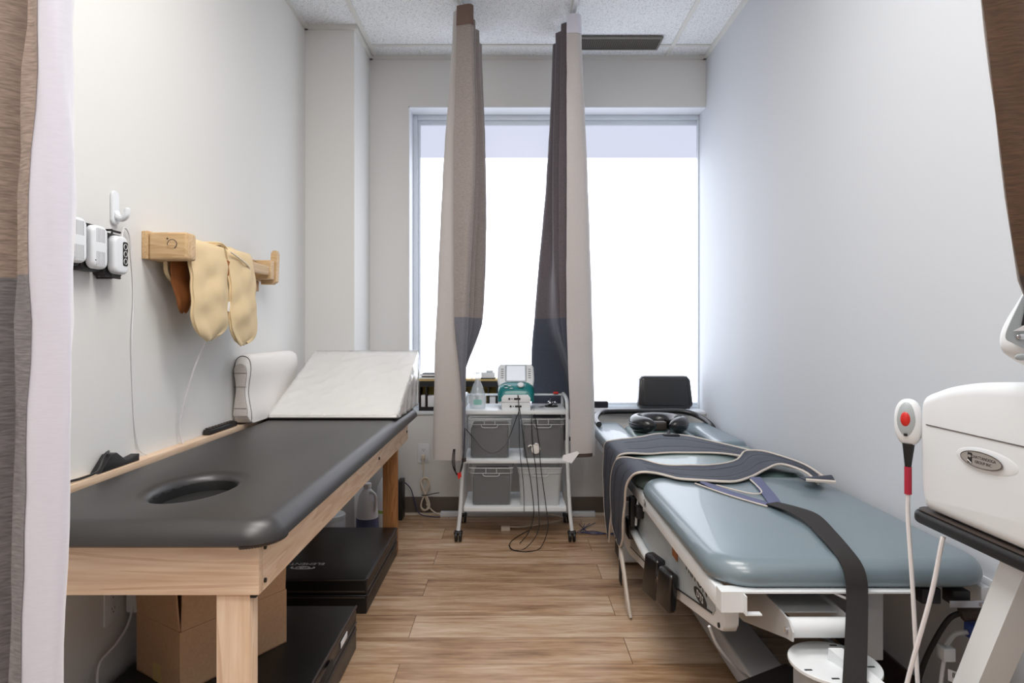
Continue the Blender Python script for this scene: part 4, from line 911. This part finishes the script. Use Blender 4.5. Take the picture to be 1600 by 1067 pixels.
# side cover
def YZ(pts, x, d, bev=0): return prism(new(), [(x, y, z) for y, z in pts], (d, 0, 0), bev)
cov = [(1.60, .452), (1.523, .450), (1.516, .43), (1.518, .40), (1.535, .378), (1.565, .368), (1.62, .355), (2.2, .225), (2.75, .14), (3.0, .14), (3.0, .30), (2.4, .452)]
b = YZ(cov, .503, .036, .004); cv = finish('side_cover', b, 'white_m', t)
b = YZ([(1.66, .447), (1.60, .44), (1.578, .41), (1.60, .388), (2.2, .262), (2.7, .19), (2.7, .28), (2.35, .447)], .5005, .0025); sub('grey_inset', b, 'greyp', cv)
b = YZ([(1.60, .392), (2.2, .2575), (2.7, .185), (2.7, .188), (2.2, .261), (1.60, .396)], .4985, .002); sub('inset_line', b, 'ink', cv)
b = new(); text_bm(b, 'TRITON', .045, frame((.4998, 1.745, .428), (0, -1, 0), (0, 0, 1)), .0003, 1.3); sub('printed_name', b, 'ink', cv)
b = new(); ell(b, (.4996, 1.70, .392), (0, -.985, -.0), (0, 0, 1), .058, .017, .0006); ov = sub('oval_badge', b, 'ink', cv)
b = new(); text_bm(b, 'DTS', .026, frame((.4988, 1.70, .392), (0, -1, 0), (0, 0, 1)), .0003, 1.25); sub('badge_letters', b, 'inkw', cv)
b = new(); cyl(b, (.4995, 1.552, .385), (.503, 1.552, .385), .006, 14); sub('bolt', b, 'ink', cv)
b = new(); box(b, (.4975, 1.93, .402), (.4998, 1.99, .442)); sub('amber_window', b, 'brownc', cv)
# lift arm under the seat pad
b = YZ([(2.3, .46), (1.50, .452), (1.44, .448), (1.418, .43), (1.422, .408), (1.45, .402), (1.72, .318), (2.3, .27)], .622, .004); box(b, (.6265, 1.50, .438), (.77, 2.3, .442)); prism(b, [(.7625, y, z) for y, z in [(2.3, .46), (1.50, .452), (1.44, .448), (1.418, .43), (1.422, .408), (1.45, .402), (1.72, .318), (2.3, .27)]], (.004, 0, 0)); am = finish('lift_arm', b, 'grey_m', t)
b = new(); cyl(b, (.6275, 1.455, .425), (.762, 1.455, .425), .022, 28); finish('pivot_tube', b, 'white_m', t)
b = new(); cyl(b, (.617, 1.447, .423), (.6215, 1.447, .423), .0065, 14); finish('pivot_bolt', b, 'chrome', t)
b = new(); cyl(b, (.5395, 1.78, .375), (.6215, 1.78, .375), .013, 16); finish('cross_shaft', b, 'white_m', t)
b = new(); cyl(b, (.705, 1.40, .367), (.705, 1.40, .375), .094, 48, bev=.001); finish('swivel_disc', b, 'white_m', t)
b = new()
for a in (20, -20, -60, -110, -150, 60): box(b, (.70+.078*math.cos(R(a))-.008, 1.405+.078*math.sin(R(a))-.0025, .3751), (.70+.078*math.cos(R(a))+.008, 1.405+.078*math.sin(R(a))+.0025, .3757))
cyl(b, (.755, 1.40, .3755), (.755, 1.40, .392), .013, 16); finish('disc_slots_and_knob', b, 'black_p', t)
b = new(); box(b, (.64, 1.36, .16), (.735, 1.46, .366), .004); finish('front_post', b, 'grey_m', t)
b = new(); prism(b, [(.695, 1.41, .377), (.725, 1.41, .377), (.725, 1.41, .402), (.695, 1.41, .402)], (.10, -.30, -.06), .003); finish('outrigger_bar', b, 'white_m', t)
b = new(); box(b, (.69, 1.70, .02), (.81, 3.35, .10), .008, 3); box(b, (.815, 1.85, .02), (1.05, 1.95, .07), .006)
fr_ = finish('base_beam', b, 'grey_m', t)
b = new(); box(b, (.50, 2.98, .012), (1.10, 3.12, .10), .02, 4); cf = finish('rear_foot', b, 'white_m', t)
b = new(); ell(b, (.506, 2.9785, .055), (1, 0, 0), (0, 0, 1), .0, .0) if 0 else box(b, (.4985, 3.0, .03), (.5, 3.10, .085), .0005); sub('foot_cap', b, 'black_p', cf)
for x, y in ((.56, 3.05), (1.04, 3.05), (.75, 1.76), (1.02, 1.90)):
    b = new(); cyl(b, (x, y, 0), (x, y, .022), .022, 20, bev=.002); finish('foot', b, 'black_p', t)
b = new(); prism(b, [(.70, 2.4, .101), (.80, 2.4, .101), (.80, 2.5, .101), (.70, 2.5, .101)], (0, .25, .33), .004); box(b, (.72, 2.95, .101), (.80, 3.05, .498), .004); finish('lift_column', b, 'grey_m', t)
b = new(); box(b, (.84, 1.55, .30), (.90, 1.60, .4975), .003); finish('hanger_post', b, 'grey_m', t)
b = new(); box(b, (.955, 1.49, .462), (1.0, 1.54, .4975), .003); box(b, (1.02, 1.478, .462), (1.06, 1.52, .4975), .003); finish('latch', b, 'black_p', t)
b = new(); box(b, (1.0, 1.462, .466), (1.112, 1.466, .482), .001); box(b, (1.07, 1.458, .469), (1.09, 1.462, .478)); finish('latch_handle', b, 'chrome', t)
b = new(); tube(b, [(.74, 1.47, .497), (.77, 1.465, .485), (.80, 1.465, .485), (.815, 1.47, .497)], .003, 7, 14); finish('cord_loop', b, 'cordw', t)
b = new(); tube(b, [(.475, 3.50, .585), (.475, 3.62, .60), (.52, 3.745, .618), (.62, 3.77, .622), (.85, 3.775, .622), (1.0, 3.77, .622), (1.085, 3.72, .60), (1.125, 3.60, .56), (1.125, 3.56, .50)], .016, 12, 50); finish('head_bar', b, 'black_v', t)
# armrests / pads on the left side bar
b = new(); tube(b, [(.488, 2.62, .30), (.488, 2.40, .285), (.484, 2.03, .29)], .015, 12); finish('side_bar', b, 'white_m', t)
rz = Matrix.Rotation(R(-28), 3, 'Z') @ Matrix.Rotation(R(8), 3, 'X')
b = new(); box(b, (.440, 2.04, .235), (.478, 2.11, .372), .010, 4, Matrix.Rotation(R(25), 3, 'Z') @ Matrix.Rotation(R(8), 3, 'X')); finish('knee_pad', b, 'black_v', t)
b = new(); box(b, (.452, 1.90, .255), (.486, 1.975, .378), .013, 4, Matrix.Rotation(R(20), 3, 'Z') @ Matrix.Rotation(R(8), 3, 'X')); finish('knee_pad', b, 'black_v', t)
b = new(); box(b, (.4565, 1.99, .30), (.477, 2.04, .325), .003); finish('pad_bracket', b, 'chrome', t)
b = new(); box(b, (.505, 2.62, .32), (.53, 2.66, .45), .004) if 0 else None; b2 = new(); box(b2, (.462, 2.50, .33), (.497, 2.54, .448), .006); box(b2, (.465, 2.56, .26), (.50, 2.64, .34), .01); box(b2, (.47, 2.42, .385), (.50, 2.47, .43), .006); finish('clamp', b2, 'black_p', t)
b = new(); tube(b, [(.486, 2.46, .45), (.482, 2.47, .40), (.484, 2.50, .34)], .005, 8, 10); cyl(b, (.484, 2.36, .44), (.494, 2.36, .44), .008, 14); finish('release_lever', b, 'white_m', t)
b = new(); tube(b, [(.485, 1.575, .372), (.515, 1.60, .31), (.575, 1.64, .235), (.635, 1.70, .17), (.66, 1.76, .10), (.655, 1.80, .03), (.62, 1.9, .006)], .0035, 8, 30); solo('table_cord', b, 'cordw', 'pale cord hanging from the side of the traction table to the floor', 'cord', (.6, 1.7, 0))
# step block
b = new(); ua = Vector((-.868, -.496, 0)); ub = Vector((.496, -.868, 0)); c0 = Vector((.70, 1.64, 0))
q = [c0, c0+ua*.36, c0+ua*.36+ub*.10, c0+ub*.10]; prism(b, [p+Vector((0, 0, .0005)) for p in q], (0, 0, .25), .008, 3)
# kept clear of post by tapering position
solo('foot_block', b, 'black_p', 'black block whose corner shows at the bottom edge below the traction table', 'block', (.6, 1.45, 0))
# face cushion
b = new(); t = thing('face_cushion', 'black horseshoe face cushion on the head end of the traction table', 'cushion', (.785, 3.41, .562))
pts = []; cxx, cyy = .785, 3.43
pts = [(cxx+.115*math.sin(R(a))*1.0, cyy-.115*math.cos(R(a)), .604) for a in range(18, 343, 9)]
n_ = len(pts); rr = [.030+.014*math.sin(math.pi*min(1, max(0, i/(n_-1))))**.35 if 0 < i < n_-1 else .014 for i in range(n_)]
rr = []
for i in range(n_):
    e = min(i, n_-1-i); rr.append((.012, .028, .037, .041)[e] if e < 4 else .043)
rings = []; tube(b, pts, rr, 18); finish('horseshoe_pad', b, 'black_v', t, ang=60)
b = new(); tube(b, [(x, y, z+.004) for x, y, z in [(cxx+.158*math.sin(R(a)), cyy-.158*math.cos(R(a)), .604) for a in range(30, 331, 10)]], .0018, 6); finish('seam', b, 'black_v', t)
b = new(); box(b, (.745, 3.42, .563), (.83, 3.48, .61), .01, 3); finish('centre_strap', b, 'brown_p', t)
# cushion on sill
t = thing('sill_cushion', 'upright black cushion leaning on the window at the sill', 'cushion', (.93, 3.91, .6165))
rows = []
prof = rrect(.06, .205, .026, 6)
m = frame((.932, 3.925, .722), (0, math.cos(R(8)), -math.sin(R(8))), (0, math.sin(R(8)), math.cos(R(8))))
for i in range(19):
    v = i/18; e = min(v, 1-v)*18/2; s_ = 1 if e >= 1 else .82+.18*math.sqrt(1-(1-e)**2)
    x = .772+.318*v
    rows.append([Vector((x+.006*(p[1]/.1)*(-1 if v > .5 else 1)*abs(2*v-1), 3.915, .7205))+Vector((0, p[0]*s_*math.cos(R(8))+p[1]*s_*math.sin(R(8)), p[1]*s_*math.cos(R(8))-p[0]*s_*math.sin(R(8)))) for p in prof+[prof[0]]])
b = grid(new(), rows); bmesh.ops.remove_doubles(b, verts=b.verts, dist=.0002)
for e in (0, -1):
    vs = []
    for p in rows[e][:-1]:
        v = min(b.verts, key=lambda q: (q.co-p).length)
        if v not in vs: vs.append(v)
    b.faces.new(vs)
finish('cushion_body', b, 'black_v', t, ang=60)
b = new(); 
for e in (1, -2): tube(b, [p for p in rows[e][:-1]], .0022, 6, closed=True)
finish('edge_piping', b, 'black_v', t)
b = new(); box(b, (P(927, 0, 3.86).x, 3.85, .633), (P(950, 0, 3.86).x, 3.90, .670), .003); solo('small_box', b, 'greyp' if 0 else 'bindark', 'small dark grey box on the window sill right of the curtain', 'box', (.53, 3.87, .633))
b = new(); box(b, (P(924, 0, 3.86).x, 3.835, .6165), (P(951, 0, 3.86).x, 3.91, .6325), .002); solo('white_case', b, 'paper', 'flat white case under the small dark box on the sill', 'box', (.53, 3.87, .6165))

# ------------------------------------------------------------ traction harness
t = thing('traction_belt', 'rear dark mesh traction belt with pale piping across the traction table', 'harness', (.6, 2.8, .562), 'mesh traction belts on the traction table')
def belt(t, st, n=60, m=10, lift=.0, seed=0, mat='navy', pip=True, wr=.004):
    A = cr([s[0] for s in st], n); B = cr([s[1] for s in st], n); rows = []
    for i in range(n+1):
        row = []
        for j in range(m+1):
            p = A[i].lerp(B[i], j/m)
            w = wr*noise.noise(Vector((i*.16+seed, j*.35, seed)))
            if p.x > .50: p = p+Vector((0, 0, abs(w)+.001*math.sin(j*1.3)))
            else: p = p+Vector((-abs(w), 0, 0))
            row.append(p)
        rows.append(row)
    o = finish('mesh_panel', grid(new(), rows, .003), mat, t, ang=60)
    if pip:
        b = new(); tube(b, [r[0]+Vector((0, 0, .002)) for r in rows], .0045, 7); tube(b, [r[-1]+Vector((0, 0, .002)) for r in rows], .0045, 7); tube(b, rows[0], .004, 7)
        sub('piping', b, 'piping', o)
        b = new()
        for j in (3, 7): tube(b, [r[j]+Vector((0, 0, .0032)) if r[j].x > .5 else r[j]+Vector((-.0032, 0, 0)) for r in rows], .0009, 4)
        sub('stitching', b, 'ink', o)
    return rows
Z = .570
belt(t, [((.445, 2.93, .13), (.447, 2.99, .14)), ((.443, 2.87, .24), (.443, 3.05, .25)), ((.441, 2.80, .36), (.441, 3.07, .40)), ((.441, 2.76, .48), (.441, 3.06, .50)), ((.446, 2.72, .55), (.444, 3.03, .562)), ((.475, 2.70, Z+.008), (.475, 3.00, Z+.012)),
         ((.57, 2.73, Z), (.61, 3.08, Z+.012)), ((.69, 2.76, Z), (.74, 3.22, Z+.006)), ((.80, 2.76, Z), (.86, 3.18, Z+.004)), ((.90, 2.72, Z+.004), (.94, 2.93, Z+.012)), ((.98, 2.55, Z+.014), (1.0, 2.76, Z+.016)), ((1.05, 2.36, Z+.018), (1.075, 2.50, Z+.02)), ((1.09, 2.22, Z+.01), (1.12, 2.34, Z+.006))])
b = new(); cyl(b, (.775, 3.18, Z+.006), (.80, 3.26, Z+.012), .009, 10); box(b, (.75, 3.16, Z+.004), (.83, 3.20, Z+.014), .003); finish('buckle', b, 'bindark', t)
t = thing('traction_belt', 'front dark mesh traction belt with hanging end and blue strap', 'harness', (.6, 2.45, .562), 'mesh traction belts on the traction table')
belt(t, [((.440, 2.62, .215), (.442, 2.72, .225)), ((.437, 2.54, .25), (.438, 2.79, .27)), ((.433, 2.47, .36), (.434, 2.79, .38)), ((.430, 2.42, .47), (.431, 2.74, .49)), ((.437, 2.37, .55), (.437, 2.66, .56)), ((.475, 2.32, Z+.014), (.475, 2.56, Z+.018)),
         ((.548, 2.33, Z+.002), (.57, 2.49, Z+.006)), ((.607, 2.26, Z+.001), (.66, 2.47, Z+.003)), ((.754, 2.225, Z+.001), (.753, 2.47, Z+.003)), ((.845, 2.28, Z+.003), (.895, 2.56, Z+.006)), ((.945, 2.38, Z+.012), (.985, 2.68, Z+.022)), ((1.0, 2.38, Z+.03), (1.04, 2.55, Z+.034)), ((1.03, 2.25, Z+.03), (1.08, 2.38, Z+.03)), ((1.035, 2.16, Z+.008), (1.09, 2.24, Z+.012))], seed=4, wr=.007)
b = new()
rows = [[Vector((.99+.07*u, 2.20+.03*math.sin(v*2)+.12*(1-u), Z+.012+.018*math.sin(v*3.1)*u+.01)) for v in [k/6 for k in range(7)]] for u in [k/8 for k in range(9)]]
for i, r in enumerate(rows):
    for k, p in enumerate(r): p.x = .99+.085*i/8; p.y = 2.155+.009*k-.03*(i/8)
fs = finish('hook_fastener', grid(b, rows, .004), 'navy', t); b = new(); tube(b, [r[0]+Vector((0, 0, .004)) for r in rows], .006, 6); sub('fastener_edge', b, 'piping', fs)
b = new()
for k in range(3): tube(b, [(.441, 2.62-.01*k, .225), (.438, 2.56-.02*k, .18), (.440, 2.50-.014*k, .12), (.444, 2.48-.02*k, .06), (.45, 2.46-.018*k, .012)], .006, 8, 24)
finish('hanging_straps', b, 'piping', t)
b = new(); rows = [[Vector(p)+Vector((0, 0, 0)), Vector(p)+Vector((0, .05, 0))] for p in [(.437, 2.55, .20), (.436, 2.56, .12), (.44, 2.58, .07)]]; finish('fastener_tab', grid(b, rows, .004), 'blackweb', t)
def strap(name, pts, w, mat, th=.0025, wdir=None, n=40):
    Q_ = cr([p[0] for p in pts], n); D = cr([p[1] for p in pts], n)
    return finish(name, grid(new(), [[Q_[i]-D[i].normalized()*w/2, Q_[i], Q_[i]+D[i].normalized()*w/2] for i in range(n+1)], th), mat, t)
zs_ = .567
strap('strap_branch', [((.657, 2.24, zs_+.004), (.2, 1, 0)), ((.70, 2.12, zs_), (.85, .5, 0)), ((.745, 2.02, zs_), (.9, .5, 0)), ((.79, 1.94, zs_+.001), (1, .3, 0))], .042, 'navy_l')
strap('strap_branch', [((.865, 2.28, zs_+.008), (1, 0, 0)), ((.85, 2.18, zs_+.002), (1, -.1, 0)), ((.825, 2.05, zs_+.002), (1, -.2, 0)), ((.797, 1.93, zs_+.003), (1, 0, 0))], .040, 'navy_l')
b = new(); tube(b, [(.70, 2.19, zs_+.003), (.765, 2.09, zs_+.003), (.80, 2.075, zs_+.003), (.825, 2.12, zs_+.003), (.842, 2.26, zs_+.006)], .0028, 6, 30); tube(b, [(.635, 2.22, zs_+.002), (.70, 2.06, zs_+.002), (.77, 1.93, zs_+.002)], .0028, 6, 20); finish('strap_edging', b, 'piping', t)
strap('long_strap', [((.793, 1.955, zs_+.004), (1, .5, 0)), ((.815, 1.86, zs_+.012), (1, .4, .1)), ((.825, 1.76, zs_+.014), (1, .3, .35)), ((.812, 1.65, zs_+.008), (1, .1, .15)), ((.796, 1.55, zs_+.002), (1, 0, 0)), ((.788, 1.49, .558), (1, 0, 0)), ((.785, 1.462, .535), (1, 0, 0)), ((.776, 1.440, .50), (1, 0, 0)), ((.742, 1.38, .44), (1, 0, 0)), ((.692, 1.295, .375), (1, 0, 0)), ((.676, 1.27, .31), (1, 0, 0)), ((.668, 1.26, .22), (1, -.1, 0)), ((.665, 1.26, .12), (1, -.2, 0)), ((.665, 1.26, .05), (1, -.2, 0)), ((.665, 1.26, .005), (1, -.2, 0))], .049, 'blackweb', n=80)

# ------------------------------------------------------------ traction machine on stand (right edge)
t = thing('machine_stand', 'white slant-legged stand with black tray at the right edge', 'stand', (.95, 1.05, 0))
b = new(); out = rrect(.33, .56, .03); prism(b, [(.958+x, 1.003+y, .722) for x, y in out], (0, 0, .024), .008, 3); tr = finish('tray', b, 'black_p', t)
b = new(); out = rrect(.318, .545, .026); prism(b, [(.958+x, 1.003+y, .7465) for x, y in out], (0, 0, .003), .001); sub('tray_surface', b, 'brown_p', tr)
def leg(x, y0, y1, z0=.721, w=.055, d=.052):
    b = new(); A_ = [(x, y0-d/2, z0), (x+w, y0-d/2, z0), (x+w, y0+d/2, z0), (x, y0+d/2, z0)]
    prism(b, A_, (0, y1-y0, .045-z0), .004); return finish('leg', b, 'white_m', t)
leg(.835, 1.062, 1.355); leg(.835, .90, .90, d=.05); leg(1.04, .90, .90, d=.05); leg(1.04, 1.12, 1.15)
b = new(); box(b, (.82, 1.28, .004), (.90, 1.44, .0445), .01, 3); finish('foot', b, 'grey_m', t); b = new(); box(b, (1.03, 1.10, .004), (1.10, 1.20, .0445), .01, 3); finish('foot', b, 'grey_m', t)
b = new(); box(b, (.82, .86, .004), (1.10, .95, .0445), .01, 3); finish('foot', b, 'grey_m', t)
t = thing('traction_unit', 'white traction unit with oval badge on the black tray', 'medical device', (.95, 1.05, .7505))
zz = .7505
out = [(1.252, .757), (1.262, .80), (1.266, .88), (1.264, .94), (1.254, .97), (1.225, .983), (1.18, .997), (1.12, 1.008), (1.06, 1.014), (1.0, 1.017), (.93, 1.014), (.86, .998), (.815, .965), (.80, .90), (.80, .80), (.815, zz+.002), (1.235, zz+.002)]
sm = cr([(0, y, z) for y, z in out[:-2]], 64)+[Vector((0, .812, zz)), Vector((0, 1.24, zz))]
b = new(); prism(b, [(.80, p.y, max(p.z, zz)) for p in sm], (.30, 0, 0), .022, 5); finish('housing', b, 'white_p', t, ang=50)
b = new(); tube(b, [(.7995, 1.235, .918), (.7995, .84, .918)], .0011, 6); finish('seam_line', b, 'stitch', t)
bx = (.7992, 1.087, .879)
b = new(); ell(b, (.80, 1.060, .861), (0, -.995, .1), (0, .1, .995), .060, .036, .0005); 
o_ = new(); blob(o_, (.8006, bx[1]-.006, bx[2]), (.0026, .074, .021), 30, 16); b.free(); bz = finish('badge_recess', o_, 'white_p', t)
b = new(); ell(b, (.7965, bx[1], bx[2]), (0, -1, 0), (0, 0, 1), .048, .0135, .0012); sub('badge_plate', b, 'silver', bz)
b = new(); tube(b, [(.7955, bx[1]+.048*math.cos(R(a)), bx[2]+.0135*math.sin(R(a))) for a in range(0, 360, 12)], .0009, 5, closed=True); sub('badge_rim', b, 'stitch', bz)
b = new(); text_bm(b, 'CHATTANOOGA', .0072, frame((.7952, bx[1]-.007, bx[2]+.0035), (0, -1, 0), (0, 0, 1)), .0002); text_bm(b, 'GROUP INC.', .0072, frame((.7952, bx[1]-.007, bx[2]-.0045), (0, -1, 0), (0, 0, 1)), .0002); sub('badge_letters', b, 'ink', bz)
b = new(); box(b, (.7948, bx[1]+.0195, bx[2]-.009), (.7955, bx[1]+.0295, bx[2]+.009)); sub('badge_mark', b, 'ink', bz)
b = new(); ell(b, (.7946, bx[1]+.0245, bx[2]+.003), (0, -1, 0), (0, 0, 1), .004, .0025, .0004); tube(b, [(.7946, bx[1]+.029, bx[2]-.004), (.7946, bx[1]+.024, bx[2]-.007), (.7946, bx[1]+.020, bx[2]-.0085)], .0009, 5); sub('mark_swoosh', b, 'silver', bz)
b = new(); box(b, (.786, 1.262, .885), (.806, 1.279, .935), .004, 3); finish('switch_holder', b, 'white_p', t)
# display head
b = new(); Ym = .95
ctl = [(1603, 438), (1583, 470), (1562, 505), (1555, 528), (1558, 548), (1575, 562), (1600, 574), (1640, 584), (1700, 586), (1735, 570), (1738, 540), (1720, 480), (1690, 430), (1650, 412), (1620, 418)]
o3 = cr([P(x, y, 1.0) for x, y in ctl], 60, True); prism(b, o3, (0, -.049, 0), .014, 4); hd_ = finish('display_head', b, 'white_p', t, ang=50)
ctl = [(1606, 448), (1590, 478), (1574, 512), (1571, 528), (1582, 536), (1610, 546), (1690, 552), (1712, 540), (1700, 480), (1660, 436), (1625, 432)]
o3 = cr([P(x, y, Ym-.0008) for x, y in ctl], 44, True); b = new(); prism(b, o3, (0, -.0015, 0)); sub('display_bezel', b, 'greyp', hd_)
b = new(); prism(b, [P(x, y, Ym-.003) for x, y in ((1604, 470), (1596, 508), (1690, 512), (1680, 470))], (0, -.001, 0)); sub('display_screen', b, 'ink', hd_)
b = new(); prism(b, [P(x, y, Ym-.003) for x, y in ((1583, 517), (1600, 508), (1620, 508), (1620, 517))], (0, -.0015, 0)); sub('light_key_panel', b, 'paper', hd_)
b = new(); blob(b, P(1597, 526, Ym-.004), (.0085, .003, .0048), 18, 10); sub('oval_key', b, 'chrome', hd_)
b = new(); blob(b, P(1596, 558, Ym-.001), (.010, .003, .005), 18, 10); sub('lower_key', b, 'greyp', hd_)
b = new(); tube(b, [(.86, .99, 1.0), (.855, .995, 1.05), (.85, .99, 1.09)], .022, 16, 8); finish('neck', b, 'white_p', t)
# patient hand switch
c = Vector((.792, 1.292, .917)); t = thing('hand_switch', 'white hand switch with red button hung on the traction unit', 'hand switch', tuple(c))
nf = Vector((-.80, -.60, 0)).normalized(); uf = Vector((0, 0, 1)).cross(nf).normalized(); mf = frame((0, 0, 0), uf, (0, 0, 1))
c = Vector((.790, 1.275, .917))
b = new(); blob(b, c, (.026, .047, .014), 28, 18, mf, .85); finish('switch_body', b, 'white_p', t, ang=60)
b = new(); blob(b, c+nf*.0075+Vector((0, 0, .004)), (.019, .037, .009), 24, 14, mf); finish('grey_face', b, 'greyp', t)
b = new(); blob(b, c+nf*.014+Vector((0, 0, .007)), (.0095, .015, .0055), 20, 12, mf); finish('red_button', b, 'red', t)
b = new(); box(b, c+nf*.0155+Vector((-.002, -.002, -.026)), c+nf*.0155+Vector((.003, .002, -.021))); finish('mark', b, 'ink', t)
b = new(); cyl(b, c+Vector((0, 0, -.042)), c+Vector((-.001, 0, -.088)), .011, 18, .0058); finish('strain_relief', b, 'black_p', t)
b = new(); cyl(b, c+Vector((-.001, 0, -.0885)), c+Vector((-.001, 0, -.143)), .0066, 14); finish('red_sleeve', b, 'redc', t)
s = c+Vector((-.001, 0, -.1435)); 
b = new(); tube(b, [s, s+Vector((0, 0, -.05)), s+Vector((.002, -.01, -.17)), s+Vector((.010, -.01, -.32)), s+Vector((.018, -.01, -.50)), s+Vector((.02, 0, -.70)), s+Vector((.03, .05, -.768))], .0042, 8, 40); finish('cord', b, 'cordw', t)
b = new(); tube(b, [(.802, 1.19, .716), (.798, 1.19, .70), (.785, 1.20, .60), (.755, 1.225, .42), (.735, 1.24, .25), (.73, 1.25, .05), (.74, 1.3, .006)], .0042, 8, 40); solo('stand_cord', b, 'cordw', 'white cord slanting down from under the black tray', 'cord', (.75, 1.22, 0))

# ------------------------------------------------------------ right wall power
outlet('white outlet on the right wall beside the slanted stand leg', (XR, 1.56, .44), (-1, 0, 0), w=.08)
t = thing('power_plug', 'dark grey hospital plug with black cable in the right wall outlet', 'plug', (1.13, 1.56, .42))
b = new(); tube(b, [(XR-.0065, 1.555, .415), (XR-.035, 1.565, .412), (XR-.06, 1.575, .404)], [.022, .020, .012], 16, 10); finish('plug_body', b, 'brown_p', t)
b = new(); tube(b, [(XR-.058, 1.575, .404), (XR-.078, 1.585, .385), (XR-.10, 1.60, .33), (XR-.12, 1.62, .25), (XR-.13, 1.64, .15), (XR-.12, 1.66, .05), (XR-.10, 1.75, .008)], .0065, 10, 36); finish('cable', b, 'cordb', t)
t = thing('power_plug', 'blue and clear plug below the dark grey one on the right wall', 'plug', (1.13, 1.5, .37))
b = new(); box(b, (XR-.045, 1.545, .345), (XR-.002, 1.585, .385), .008, 3); finish('plug_body', b, 'blue', t)
b = new(); tube(b, [(XR-.045, 1.565, .362), (XR-.07, 1.575, .352), (XR-.085, 1.585, .32)], .006, 8, 12); finish('clear_cable', b, 'frost', t)
b = new(); box(b, (XR-.10, 1.57, .285), (XR-.070, 1.60, .318), .003); finish('white_splitter', b, 'white_p', t)
b = new(); tube(b, [(XR-.09, 1.585, .285), (XR-.10, 1.58, .24), (XR-.11, 1.575, .18), (XR-.11, 1.57, .06), (XR-.10, 1.58, .006)], .0048, 8, 24); finish('cable', b, 'cordw', t)
b = new(); prism(b, [(XR-.092, 1.568, .270), (XR-.050, 1.550, .260), (XR-.050, 1.550, .232), (XR-.092, 1.568, .242)], (.001, .002, 0)); tg = finish('barcode_tag', b, 'paper', t)
b = new()
for k in range(9):
    f = .2+k*.065; x = XR-.092+.042*f; y = 1.568-.018*f-.0008; z = .266-.010*f
    prism(b, [(x, y, z), (x+.0012, y-.0006, z), (x+.0012, y-.0006, z-.012), (x, y, z-.012)], (-.0004, -.0008, 0))
sub('barcode', b, 'ink', tg)
b = new(); tube(b, [(XR-.05, 1.3, .012), (XR-.05, 2.4, .012)], .011, 10); solo('floor_conduit', b, 'grey_m', 'grey conduit on the floor along the right wall baseboard', 'conduit', (XR-.05, 1.85, 0))

for o in list(bpy.data.objects):
    if '_o' in o: del o['_o']
